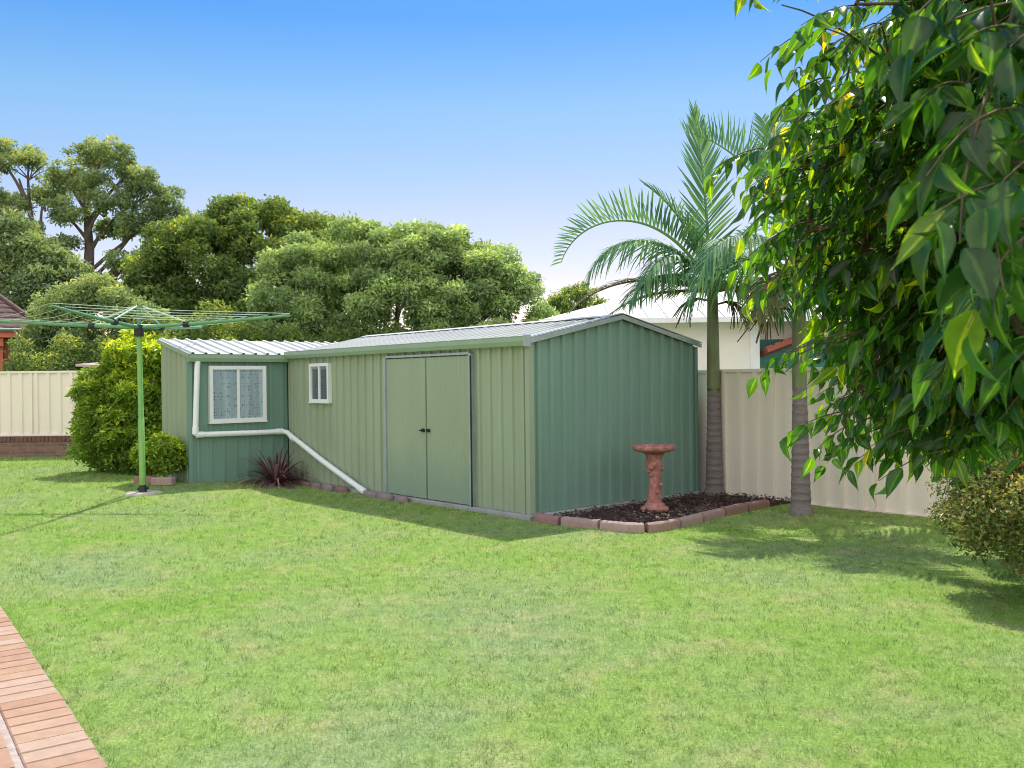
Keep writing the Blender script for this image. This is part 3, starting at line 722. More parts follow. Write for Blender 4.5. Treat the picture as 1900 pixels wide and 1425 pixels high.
    mb.tube(pts, r, 12); o = mb.build('downpipe', M['pvc'], root)
    for a, b in (((-1.489, y, .90), (-1.492, y, .795)), ((-1.475, y, .785), (-1.38, y, .784)), ((-.25, y, .774), (-.14, y - .012, .774)), ((-.073, y - .15, .703), (-.077, y - .24, .657)), ((-.106, 3.30, .074), (-.11, 3.20, .044))):
        c = MB(); c.tube([a, b], r + .006, 12); c.build('pipe_socket', M['pvc'], o)
shed()

# ------------------------------------------------------------------ boundary fences and garden wall
def fence_run(name, loc, rz, length, z0, z1, bays, label, side=-1):
    root = empty(name, loc, rz, label=label, cat='fence')
    bw = length / bays
    for k in range(bays):
        mb = MB(); rib_sheet(mb, (k * bw + .02, 0, 0), (1, 0, 0), (0, 0, 1), (0, side, 0), bw - .04, z0 + .03, z1 - .03, .232, .085, .034, .04); mb.build('panel', M['fence'], root)
        mb = MB(); mb.box((k * bw - .022, -.037, z0), (k * bw + .022, .028, z1 - .012)); mb.build('post', M['fence'], root)
        mb = MB(); mb.box((k * bw + .001, -.041, z1 - .04), ((k + 1) * bw - .001, .041, z1), bev=.006); mb.build('rail', M['fence_cap'], root)
        mb = MB(); mb.box((k * bw + .023, -.038, z0), ((k + 1) * bw - .023, .038, z0 + .035)); mb.build('rail', M['fence'], root)
p0 = S2W(3.12, 4.0)
fence_run('boundary_fence', (p0[0], p0[1], 0), TH - math.pi / 2, 12.6, -.03, 1.618, 6, 'cream metal sheet fence behind the palms on the right', side=-1)
def garden_wall():
    mb = MB(); mb.box((-14.5, 18.14, -.05), (-4.6, 18.37, .40)); o = mb.build('garden_wall', M['brick_wall']); tag(o, 'low brown brick wall under the cream fence on the left', 'wall')
    mb = MB()
    x = -14.5
    while x < -4.7:
        mb.box((x, 18.13, .402), (x + .074, 18.38, .512), rnd=random.random()); x += .084
    mb.build('coping', paint('dark soldier brick', (.17, .085, .072), .85, .3, 12, .4, 40), o)
garden_wall()
fence_run('boundary_fence', (-14.4, 18.25, 0), 0, 9.6, .515, 1.81, 4, 'cream metal sheet fence standing on the low brick wall', side=-1)

# ------------------------------------------------------------------ bird bath
def bird_bath():
    root = empty('bird_bath', (1.589, 10.266, .02), .5, label='terracotta coloured cement bird bath on a pedestal in the mulch bed', cat='bird bath')
    mb = MB(); mb.lathe([(.0, .0), (.155, .0), (.16, .02), (.155, .045), (.115, .06), (.11, .085), (.085, .10)], n=28, mod=lambda j, t: 1 + (.05 * abs(math.cos(2 * t)) if j < 4 else 0)); mb.build('base', M['terracotta'], root)
    mb = MB(); mb.lathe([(.085, .10), (.075, .16), (.068, .25), (.066, .34), (.072, .42), (.085, .49), (.092, .53), (.082, .57), (.09, .60), (.105, .64)], n=28,
             mod=lambda j, t: 1 + .07 * math.sin(3 * t + j * 1.1) + .05 * math.sin(5 * t - j * .7)); mb.build('pedestal', M['terracotta'], root)
    # leaf relief on one side of the pedestal
    for (x, y, z, r) in ((-.075, -.04, .50, .04), (-.08, -.01, .46, .035), (-.05, -.07, .53, .035), (.06, -.06, .48, .03), (-.065, -.03, .41, .026), (.03, -.075, .30, .026), (-.02, -.075, .22, .026)):
        lump = MB(); lump.lathe([(.001, -r), (r * .7, -r * .7), (r, 0), (r * .7, r * .7), (.001, r)], (x, y, z), 10)
        lump.build('relief', M['terracotta'], root)
    mb = MB(); sc = lambda j, t: 1 + (.03 * math.cos(14 * t) if 3 <= j <= 7 else 0)
    mb.lathe([(.09, .635), (.14, .66), (.19, .672), (.226, .684), (.240, .70), (.242, .728), (.234, .742), (.212, .738), (.18, .715), (.09, .70), (.001, .695)], n=60, mod=sc); mb.build('bowl', M['terracotta'], root)
bird_bath()

# ------------------------------------------------------------------ rotary clothesline
def clothesline():
    root = empty('rotary_clothesline', (-4.87, 12.0, float(lawn_z(-4.87, 12.0)) + .012), 0, label='green four armed rotary clothesline on a post in the lawn', cat='clothesline')
    tilt = Vector((-.022, 0, 2.17))
    mb = MB(); mb.lathe([(.0, .010), (.20, .010), (.225, .004), (.23, -.03)], n=24, mod=lambda j, t: 1 + .08 * math.sin(3 * t + 1) + .05 * math.sin(5 * t)); mb.build('footing', M['pad'], root)
    mb = MB(); mb.tube([(0, 0, 0), (0, 0, .10)], [.055, .045], 12); mb.tube([(-.06, -.03, .05), (.07, .03, .06)], .018, 8); mb.build('collar', M['dark'], root)
    mb = MB(); mb.tube([(0, 0, .08), tuple(tilt * .45), tuple(tilt * .451), tuple(tilt)], [.040, .040, .034, .034], 14); pole = mb.build('pole', M['line_green'], root)
    mb = MB(); mb.tube([tilt - Vector((0, 0, .12)), tilt + Vector((0, 0, .03))], .062, 12); mb.build('hub', M['dark'], root)
    mb = MB(); mb.tube([tilt, tilt + Vector((-.002, 0, .27))], .026, 10); mb.tube([tilt + Vector((0, 0, .255)), tilt + Vector((0, 0, .29))], .06, 10); mb.build('mast', M['line_arm'], root)
    ang = -.07; tips = []; rr = 2.02; rise = .12
    dirs = [Vector((math.cos(ang + k * math.pi / 2), math.sin(ang + k * math.pi / 2), 0)) for k in range(4)]
    for d in dirs:
        mb = MB(); e = tilt + d * rr + Vector((0, 0, rise)); mid = tilt + d * rr * .5 + Vector((0, 0, rise * .42))
        mb.tube([tilt + d * .03, mid, e], [.025, .022, .016], 8); a = mb.build('arm', M['line_arm'], root)
        cl = MB(); q = tilt + d * .64 + Vector((0, 0, rise * .25)); cl.tube([q - d * .035, q + d * .035], .042, 10); cl.build('clamp', M['dark'], a)
        mb = MB(); mb.tube([tilt + Vector((0, 0, .275)) + d * .05, tilt + d * .64 + Vector((0, 0, rise * .25 + .03))], .013, 6); mb.build('brace', M['wire'], root)
        tips.append(e)
    for k in range(5):
        f = .44 + .56 * k / 4; mb = MB()
        P = [tilt + d * rr * f + Vector((0, 0, rise * f + .028)) for d in dirs]
        for i in range(4):
            a, b = P[i], P[(i + 1) % 4]; m = (a + b) / 2 - Vector((0, 0, .012 + .01 * f)); mb.tube([a, m, b], .0034, 5, False)
        mb.build('line', M['wire'], root)
clothesline()

# ------------------------------------------------------------------ houses beyond the fences
def right_house():
    root = empty('neighbour_house', (0, 20, 0), 0, label='cream house with white metal hip roof and teal boards behind the right fence', cat='house')
    ez = 2.83
    mb = MB(); mb.box((1.15, .5, 0), (5.35, 9.5, ez - .05)); mb.build('wall', M['cream_wall'], root)
    mb = MB(); mb.box((5.351, .47, 0), (5.56, .9, ez - .06)); mb.build('pilaster', M['white'], root)
    mb = MB(); mb.box((5.561, .9, 0), (9.5, 9.4, 2.42))
    mb.build('wall', M['cream_wall'], root)
    mb = MB()
    for k in range(14):
        z = .35 + k * .145; mb.obox((6.6, .875 - .012, z + .072), (1.035, 0, 0), (0, .008, .0), (0, -.012, .073))
    mb.build('weatherboards', M['teal'], root)
    mb = MB(); mb.box((5.565, .84, 2.38), (9.5, .898, ez - .06)); mb.build('wall_panel', M['cream_wall'], root)
    # hip roof with standing seams
    x0, x1, y0, y1, h = .62, 10.2, 0, 10.0, 1.02
    rx0, rx1, ry = x0 + 2.9, x1 - 2.9, 2.9
    mb = MB()
    A, B, Cc, Dd = Vector((x0, y0, ez)), Vector((x1, y0, ez)), Vector((x1, y1, ez)), Vector((x0, y1, ez)); E1, E2 = Vector((rx0, 5, ez + 1.55)), Vector((rx1, 5, ez + 1.55))
    E1 = Vector((x0 + 3.0, 3.0, ez + .92)); E2 = Vector((x1 - 3, 3.0, ez + .92)); E3 = Vector((x1 - 3, 7, ez + .92)); E4 = Vector((x0 + 3.0, 7, ez + .92))
    mb.add([A, B, Cc, Dd, E1, E2, E3, E4], [(0, 1, 5, 4), (1, 2, 6, 5), (2, 3, 7, 6), (3, 0, 4, 7), (4, 5, 6, 7)])
    n = (E1 - A).cross(B - A).normalized(); n = n if n.z > 0 else -n
    x = x0 + .3
    while x < x1 - .2:
        yy = min(3.0, x - x0, x1 - x); zz = yy * .92 / 3; a = Vector((x, 0, ez)); b = Vector((x, yy, ez + zz)); mb.obox((a + b) / 2 + n * .012, (b - a) / 2, (.014, 0, 0), n * .012); x += .42
    mb.build('roof', M['house_roof'], root)
    mb = MB(); mb.box((x0 - .02, -.11, ez - .10), (x1, -.001, ez + .01)); mb.build('gutter', M['white'], root)
    mb = MB(); mb.box((x0 + .05, .0, ez - .07), (x1, .5, ez - .055)); mb.build('soffit', M['cream_wall'], root)
    # small red canopy in front of the boards
    mb = MB(); c = Vector((6.30, .55, 2.30)); d = Vector((.62, 0, .23)); mb.obox(c, d, (0, .28, -.05), Vector((-.02, 0, .05)))
    for k in range(7):
        p = c + d * (-.9 + .3 * k); mb.obox(p + Vector((-.02, 0, .055)), d * .11, (0, .285, -.05), (-.008, 0, .02))
    mb.build('canopy', M['redroof'], root)
right_house()

def left_house():
    root = empty('neighbour_house', (-12.95, 24, 0), R(33), label='orange brick house corner with brown tiled roof at the left edge', cat='house')
    mb = MB(); mb.box((-9, 0, 0), (0, 8, 2.76)); mb.build('wall', M['house_brick'], root)
    mb = MB(); mb.box((-.62, -.22, 0), (-.38, -.02, 2.76)); mb.box((-.62, -.42, 2.55), (-.38, -.22, 2.76)); mb.build('post', M['fascia'], root)
    mb = MB(); mb.box((-9.4, -.52, 2.77), (.50, -.48, 2.97)); mb.box((.46, -.479, 2.77), (.50, 8.5, 2.97)); mb.build('fascia', M['fascia'], root)
    mb = MB(); mb.box((-9.4, -.475, 2.78), (.455, 8.4, 2.80)); mb.build('soffit', M['fascia'], root)
    mb = MB(); mb.tube([(-9.4, -.56, 2.96), (.54, -.56, 2.96), (.54, 8.5, 2.96)], .055, 8); mb.build('gutter', paint('grey green gutter', (.33, .40, .34), .4, .1, 5), root)
    # tiled hip: courses of stepped curved tiles
    mb = MB(); ew = .56; rise = math.tan(R(25)); rows = 12; rd = .32
    for s in range(rows):
        y0 = -.56 + s * rd; y1 = y0 + rd; xr = .52 - s * rd * .42; z0 = 2.99 + s * rd * rise; z1 = z0 + rd * rise
        x = -9.4; nseg = int((xr + 9.4) / .08)
        vs = []
        for i in range(nseg + 1):
            xx = xr - i * .08; w = .028 * abs(math.sin(i * math.pi / 4 + s * .8)) + .025
            vs += [(xx, y0, z0 + w), (xx - rd * .42 * (1 if i == 0 else 1), y1, z1 + w * .4), (xx, y0, z0 - .02)]
        fs = []
        for i in range(nseg):
            a = 3 * i; fs += [(a, a + 1, a + 4, a + 3), (a + 2, a, a + 3, a + 5)]
        mb.add(vs, fs, True)
    # side slope
    zt = 2.99 + rows * rd * rise
    mb.add([(.54, -.56, 2.99), (.54, 9, 2.99), (.54 - rows * rd * .42, 9, zt), (.54 - rows * rd * .42, -.56 + rows * rd, zt)], [(0, 1, 2, 3)])
    mb.tube([(.54, -.56, 3.03), (.54 - rows * rd * .42, -.56 + rows * rd, zt + .04)], .07, 6)
    mb.build('roof', M['tile'], root)
left_house()

def low_shed():
    root = empty('low_shed', (-9.2, 20.4, 0), 0, label='low flat roofed shed just showing above the left fence', cat='shed')
    mb = MB(); mb.box((-.35, .1, 0), (1.2, 1.6, 1.86)); mb.build('wall', M['cream_wall'], root)
    mb = MB(); mb.add([(-.5, -.1, 1.99), (1.4, -.1, 1.90), (1.4, 1.8, 2.02), (-.5, 1.8, 2.10), (-.5, -.1, 1.94), (1.4, -.1, 1.85)], [(0, 1, 2, 3), (4, 5, 1, 0)]); mb.build('roof', paint('dull pink roof', (.48, .38, .36), .7, .15, 5), root)
low_shed()

# ------------------------------------------------------------------ trees behind
def tree(name, loc, label, cat, ells, n, rad, per, size, mat, trunk_r, fork, group=None, nl=14, inner=.25, lowcut=-.5, **kw):
    root = empty(name, (loc[0], loc[1], 0), 0, label=label, cat=cat, group=group)
    E = [(x - loc[0], y - loc[1], z, rx, ry, rz, w) for x, y, z, rx, ry, rz, w in ells]
    cl = env_clumps(E, n, rad, inner, lowcut)
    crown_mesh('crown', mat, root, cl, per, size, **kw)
    mb = MB(); f = Vector(fork)
    mb.tube(bez((0, 0, -.1), (f.x * .2 + .1, f.y * .5, f.z * .5), f, 9), [trunk_r * (1.15 - .45 * i / 8) for i in range(9)], 9, False)
    pick = [cl[i] for i in rng.choice(len(cl), min(nl, len(cl)), replace=False)]
    limbs(mb, f, pick, trunk_r * .5, trunk_r * .10)
    mb.build('trunk', M['bark'], root)
    return root

# tall open gum with visible limbs
def gum():
    loc = (-17.6, 38)
    root = empty('gum_tree', (*loc, 0), 0, label='tall open crowned gum tree with sky showing through its limbs', cat='tree')
    tops = [(-17.6, 38, 11.0, 1.0), (-16.7, 37.6, 11.1, .9), (-15.8, 37.8, 10.3, .9), (-15.0, 38, 9.5, .9), (-14.4, 38.2, 8.7, .8), (-14.2, 37.8, 7.7, .7), (-18.6, 38.3, 10.2, .8), (-17.4, 37.4, 9.7, .9), (-16.3, 37.3, 9.0, .8), (-15.3, 37.6, 8.2, .7), (-18.3, 37.5, 8.7, .8), (-16.9, 38.4, 8.1, .6), (-14.9, 38.3, 6.7, .8),
            (-20.2, 38.4, 11.0, .9), (-21.3, 38.0, 11.2, 1.0), (-19.6, 38.6, 9.6, .6), (-20.8, 38.2, 9.1, .9), (-20.2, 37.6, 7.9, .7), (-22.0, 38, 9.9, .9), (-15.8, 37.5, 6.5, .6), (-18.5, 37.3, 7.2, .6), (-16.2, 38.2, 5.4, .7), (-15.0, 37.8, 5.2, .7), (-19.3, 38.2, 6.4, .6), (-21.3, 38, 7.0, .9), (-17.2, 37.4, 5.9, .45), (-13.9, 38.2, 8.1, .45), (-18.3, 38.2, 5.0, .7)]
    cl = []
    for x, y, z, r in tops:
        for k in range(int(8 + 12 * r)):
            d = rand_dirs(1)[0] * np.array([1.05, .9, .55]) * r * rng.uniform(.3, 1.25); cl.append((x - loc[0] + d[0], y - loc[1] + d[1], z + d[2], rng.uniform(.20, .46)))
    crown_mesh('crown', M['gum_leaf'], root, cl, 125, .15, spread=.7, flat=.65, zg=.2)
    mb = MB(); TR = [(.02, 0, 0), (.08, 0, 3), (-.02, 0, 5.2), (.10, 0, 7.2), (.0, 0, 8.8), (.25, 0, 10.4)]
    mb.tube(TR, [.34, .29, .25, .19, .13, .05], 9, False)
    LT_ = [(-.02, 0, 4.6), (-1.3, .1, 6.4), (-2.3, .2, 8.2), (-2.9, .2, 10.2)]
    mb.tube(LT_, [.17, .14, .11, .04], 7, False)
    def on(path, z):
        for a, b in zip(path, path[1:]):
            if a[2] <= z <= b[2]: return Vector(a).lerp(Vector(b), (z - a[2]) / (b[2] - a[2]))
        return Vector(path[0] if z < path[0][2] else path[-1])
    for x, y, z, r in tops:
        dx = abs(x - loc[0]); a = on(LT_ if x < -19.2 else TR, max(4.4, z - .7 - .75 * min(dx, 2.4)))
        q = Vector((x - loc[0], y - loc[1], z - .1)); limbs(mb, a, [q], .095, .028, n=7)
        for k in range(5):
            d = Vector(rand_dirs(1)[0] * np.array([1, .6, .5])) * r; limbs(mb, a.lerp(q, .7), [q + d], .035, .012, n=5, sides=4)
    mb.build('trunk', M['bark'], root)
gum()
tree('broad_tree', (-9.2, 30.5), 'dense dark broadleaf tree with yellowing tips left of the centre', 'tree',
     [(-10.2, 31, 4.6, 2.4, 2.2, 2.65, 3), (-8.9, 31.5, 5.5, 1.9, 2, 2.35, 2), (-7.0, 32, 5.45, 1.5, 1.8, 1.95, 1.6), (-11.6, 30.6, 4.2, 1.2, 1.4, 1.7, 1), (-8.2, 30.0, 3.2, 2.6, 1.8, 1.9, 1.5)], 430, .44, 320, .155, M['dense_leaf'], .25, (.2, .2, 2.4), lowcut=-.75)
tree('rounded_tree', (-3.0, 25), 'wide rounded pale green tree directly behind the shed roof', 'tree',
     [(-3.2, 25, 2.8, 3.3, 1.9, 3.1, 4), (-.75, 25, 2.7, 1.85, 1.6, 2.45, 2), (-5.5, 24.8, 2.8, 1.55, 1.5, 2.65, 2), (-2.0, 24.8, 3.3, 2.2, 1.7, 2.5, 2)], 620, .33, 300, .12, M['pale_leaf'], .22, (0, 0, 1.6), lowcut=-.75)
tree('leafy_tree', (-15.6, 28), 'rounded olive tree at the far left edge above the tiled roof', 'tree',
     [(-16.4, 29.5, 4.6, 1.9, 1.4, 2.2, 2), (-14.6, 29, 4.0, 1.2, 1.2, 1.6, 1)], 150, .46, 260, .17, M['gum_leaf'], .15, (.1, .8, 2.6), inner=.35)
tree('leafy_tree', (-10.7, 23), 'soft pale olive tree behind the arms of the clothesline', 'tree',
     [(-10.6, 23.2, 2.9, 1.35, .9, 1.25, 2), (-9.6, 23.4, 2.5, .9, .8, 1.1, 1), (-11.4, 23.1, 2.3, .8, .8, 1.0, 1)], 150, .30, 200, .115, M['gum_leaf'], .09, (0, .1, 1.4), inner=.35)
tree('leafy_shrub', (-10.4, 20.6), 'dark green shrub rising just behind the left fence', 'shrub',
     [(-11.0, 21.6, 1.75, .85, .6, .95, 1), (-9.5, 22.2, 1.7, .8, .6, 1.0, 1), (-8.5, 22.0, 1.6, .8, .6, .9, 1)], 90, .30, 200, .10, M['dense_leaf'], .06, (0, .8, .9))
tree('distant_tree', (2.9, 40), 'tiny treetop showing above the white roof', 'tree',
     [(2.9, 40, 4.6, 1.0, .8, 1.0, 2), (2.0, 40, 4.1, .8, .8, .9, 1)], 46, .3, 100, .17, M['dense_leaf'], .1, (0, 0, 2.8))
# hedge of lower trees closing the gap under the big crowns
tree('leafy_tree', (-7.6, 22.5), 'low dark tree filling the gap behind the annex roof', 'tree',
     [(-7.4, 22.9, 2.0, 1.2, .8, 1.35, 1), (-5.9, 23.1, 1.7, 1.2, .7, 1.1, 1), (-4.2, 23.2, 1.7, 1.0, .6, 1.2, .9), (-2.4, 23.2, 1.8, 1.0, .6, 1.2, .9)], 170, .34, 240, .10, M['dense_leaf'], .08, (0, .2, .9))

# ------------------------------------------------------------------ shrubs in the yard
tree('garden_shrub', (-6.15, 14.75), 'tall bright green shrub against the left side of the annex', 'shrub',
     [(-6.12, 14.75, .98, .72, .62, .84, 4), (-6.05, 14.8, 1.75, .48, .4, .46, 1.2), (-5.78, 14.75, 1.72, .32, .28, .66, .9), (-6.20, 14.8, 1.95, .24, .2, .46, .6), (-6.50, 14.7, .62, .46, .5, .60, 1.6), (-5.9, 14.6, .6, .6, .5, .6, 1.2), (-6.62, 14.75, 1.25, .34, .34, .42, 1.3)], 300, .17, 170, .08, M['shrub_leaf'], .05, (0, 0, .5), lowcut=-.85, nl=20, up=.7, zg=.30)
tree('garden_shrub', (-4.98, 12.95), 'small clipped shrub beside the annex corner behind the clothesline post', 'shrub',
     [(-5.08, 13.10, .48, .27, .22, .30, 1), (-4.90, 13.0, .46, .17, .16, .26, .6)], 70, .11, 110, .058, M['shrub_leaf'], .02, (0, 0, .25), lowcut=-.85, nl=8, up=.7)
tree('garden_shrub', (3.75, 6.2), 'reddish tinged small leaved shrub spilling over the right of the lawn', 'shrub',
     [(3.82, 6.05, .60, .86, .75, .52, 3), (3.50, 6.25, .70, .48, .5, .40, 1), (4.5, 7.1, 1.05, .85, .8, .95, 2)], 330, .14, 210, .037, M['red_shrub'], .04, (.2, .2, .3), lowcut=-.8, nl=26, up=.6)

def flax():
    x, y = S2W(-.46, 5.05)
    root = empty('flax_plant', (x, y, .03), 0, label='purple spiky flax clump in front of the annex corner', cat='plant')
    V = []; F = []; rn = []; n = 240
    for i in range(n):
        az = random.uniform(0, 2 * math.pi); el = R(82 - 80 * random.random() ** .6); ln = random.uniform(.62, 1.1); w = random.uniform(.020, .038)
        d = Vector((math.cos(az) * math.cos(el), math.sin(az) * math.cos(el), math.sin(el))); s = Vector((-math.sin(az), math.cos(az), 0)); p = Vector((math.cos(az) * .04, math.sin(az) * .04, .0)); o = len(V); st = 7
        for j in range(st + 1):
            t = j / st; q = p + d * ln * t + Vector((0, 0, -1)) * ln * (.25 + .45 * math.cos(el)) * t * t; ww = w * (1 - t ** 2.2) * .5 + .0008
            V += [q - s * ww, q + s * ww]; rn += [min(1, .25 + random.random() * .2 + .5 * (i % 5 == 0))] * 2
            if j: F.append((o + 2 * j - 2, o + 2 * j - 1, o + 2 * j + 1, o + 2 * j))
    np_mesh('leaves', np.array([tuple(v) for v in V]), F, M['flax'], root, False, rnd=rn, tint=rn)
flax()

def bed_block():
    for i, (x, y, lab) in enumerate(((-5.20, 12.92, 'low reddish stone under the small clipped shrub, left one'), (-4.88, 12.74, 'low grey stone under the small clipped shrub, right one by the annex corner'))):
        mb = MB(); mb.box((-.15, -.06, -.02), (.15, .06, .085), rnd=.15 + .7 * i, bev=.015); o = mb.build('edging_stone', M['stone'], attr=True); o.location = (x, y, .13); o.rotation_euler = (0, 0, -.12)
        tag(o, lab, 'edging stone', 'edging stones under the small shrub')
bed_block()

# ------------------------------------------------------------------ palms
def frond(parent, base, az, el, ln, droop, mat, n=44, ll=.52, sweep=.75, vup=.30, sag=.35, name='frond'):
    """pinnate frond: arching rachis with two ranks of narrow leaflets"""
    az, el, droop = R(az), R(el), R(droop); h = Vector((math.cos(az), math.sin(az), 0)); Z = Vector((0, 0, 1)); side = Z.cross(h)
    st = 26; pts = [Vector(base)]; tang = []
    for i in range(st):
        t = (i + .5) / st; e = el - droop * t ** 1.5; d = h * math.cos(e) + Z * math.sin(e); tang.append(d); pts.append(pts[-1] + d * ln / st)
    tang.append(tang[-1])
    mb = MB(); mb.tube(pts, [.026 * (1 - .8 * i / st) for i in range(st + 1)], 6, False)
    V = list(mb.v); F = list(mb.f); rn = [.8] * len(V); tn = [.5] * len(V)
    for i in range(n):
        t = .10 + .90 * i / (n - 1); x = t * st; j = min(int(x), st - 1); p = pts[j].lerp(pts[j + 1], x - j); d = tang[j]; upv = side.cross(d) * -1
        if upv.z < 0 and abs(el) < 1.2: upv = -upv
        prof = math.sin(math.pi * min(1, (.12 + .88 * t) ** .8)) ** .55 if t < 1 else .3
        L_ = ll * max(.30, prof) * random.uniform(.9, 1.08)
        for s in (-1, 1):
            sw = sweep * (.6 + .7 * t) + random.uniform(-.06, .06)
            dr = (side * s * math.cos(sw) + d * math.sin(sw) + upv * (vup + random.uniform(-.06, .06))).normalized()
            wv = dr.cross(upv).normalized(); w = .0138 * random.uniform(.8, 1.15) * (.7 + .5 * prof); o = len(V); c = random.random()
            sg = sag * random.uniform(.6, 1.5)
            for q in (0, .22, .5, .78, 1.0):
                pos = p + dr * L_ * q - Z * L_ * sg * q * q
                ww = w * (.5 if q == 0 else (1 if q < .6 else (.72 if q < .9 else .06)))
                V += [pos - wv * ww, pos + wv * ww]; rn += [c * .85 + (.1 if q > .9 else 0)] * 2; tn += [.3 + .5 * random.random()] * 2
            for q in range(4): F.append((o + 2 * q, o + 2 * q + 1, o + 2 * q + 3, o + 2 * q + 2))
    return np_mesh(name, np.array([tuple(v) for v in V]), F, mat, parent, False, rnd=rn, tint=tn)

def palm(loc, label, trunk, shaft_top, fronds, olds, stalks):
    root = empty('palm_tree', loc, 0, label=label, cat='palm tree', group='palms along the right fence')
    mb = MB(); r0, zr, r1 = trunk; prof = [(r0 * 1.25, -.05), (r0 * 1.12, .06)]
    k = 0; z = .1
    while z < zr:
        t = z / zr; r = r0 + (r1 - r0) * t ** .8; prof += [(r, z), (r * 1.0, z + .055), (r * 1.045, z + .062), (r * 1.045, z + .074)]; z += random.uniform(.075, .10)
    prof += [(r1, zr)]
    mb.lathe(prof, n=16); mb.build('trunk', M['palm_trunk'], root)
    mb = MB(); mb.lathe([(r1 * 1.02, zr - .01), (r1 * 1.06, zr + .15), (r1 * 1.0, zr + (shaft_top - zr) * .5), (r1 * .85, shaft_top - .1), (r1 * .5, shaft_top + .12)], n=14, mod=lambda j, t: 1 + .03 * math.sin(3 * t + j)); mb.build('crownshaft', M['palm_shaft'], root)
    for (az, el, ln, dr, kw) in fronds: frond(root, (.05 * math.cos(R(az)), .05 * math.sin(R(az)), shaft_top - kw.pop('dz', 0)), az, el, ln, dr, M['palm_leaf'], **kw)
    for (az, el, ln, dr, kw) in olds: frond(root, (.06 * math.cos(R(az)), .06 * math.sin(R(az)), shaft_top - kw.pop('dz', .1)), az, el, ln, dr, M['palm_old'], **kw)
    for (az, zz, ln) in stalks:
        mb = MB(); h = Vector((math.cos(R(az)), math.sin(R(az)), 0)); a = Vector((0, 0, zz)) + h * r1
        for q in range(16):
            e = a + h * ln * random.uniform(.5, .9) + Vector((random.uniform(-.15, .15), random.uniform(-.15, .15), -ln * random.uniform(.3, .8)))
            mb.tube(bez(a, a + h * ln * .6 + Vector((0, 0, .1)), e, 5), [.012, .01, .008, .007, .006], 4, False)
        mb.build('flower_stalk', M['twig'], root)
palm((2.58, 11.7, 0), 'palm in front of the fence right beside the shed corner', (.118, 1.32, .078), 2.72,
     [(110, 87, 2.35, 14, dict(sweep=1.0, vup=.12, sag=.05, ll=.62)), (182, 60, 2.45, 132, dict(ll=.60, vup=1.15, sag=.12, sweep=.55)), (178, 74, 1.55, 40, dict(sweep=.95, ll=.42, vup=.2, sag=.1)), (196, 48, 2.0, 118, dict(ll=.52, vup=.1, sag=.75)), (160, 55, 1.7, 100, dict(ll=.5, sag=.5)), (25, 62, 2.0, 95, dict(ll=.5)), (-25, 45, 1.9, 110, dict(ll=.55, sag=.7)),
      (-95, 50, 1.6, 120, dict(ll=.42, sag=.8)), (-140, 38, 1.45, 105, dict(ll=.45, sag=.8)), (75, 45, 1.9, 90, {}), (5, 25, 1.5, 95, dict(sag=.9, dz=.1)), (-65, 20, 1.5, 95, dict(sag=.9, dz=.1)), (215, 24, 1.5, 80, dict(sag=.7, dz=.1))],
     [(190, 16, 1.95, 62, dict(sag=.3, ll=.5)), (172, 4, 1.3, 40, dict(sag=.45, ll=.36)), (-10, 10, 1.2, 55, dict(sag=.5, ll=.36))], [(200, 2.5, .5), (-40, 2.45, .45)])
palm((3.165, 10.05, 0), 'palm on the lawn edge half hidden by the overhanging tree leaves', (.112, 1.38, .075), 2.78,
     [(158, 76, 2.05, 58, dict(ll=.66, vup=.9, sag=.06, sweep=.6)), (100, 80, 2.0, 35, dict(ll=.55, sag=.1)), (20, 60, 2.0, 90, {}), (50, 74, 2.2, 60, {}), (-15, 68, 2.1, 75, {}), (-70, 62, 1.9, 85, dict(sag=.5)), (-40, 45, 1.9, 110, dict(sag=.6)), (-100, 45, 1.7, 120, dict(sag=.8)), (-150, 30, 1.6, 100, dict(sag=.8)), (190, 20, 1.4, 90, dict(sag=.8, dz=.1)), (70, 40, 1.8, 90, {}), (-70, 10, 1.3, 80, dict(sag=.9, dz=.1)), (10, 15, 1.4, 80, dict(sag=.8, dz=.1))],
     [(-130, -5, 1.2, 60, dict(sag=.8, ll=.4))], [(180, 2.25, .5), (0, 2.3, .4)])

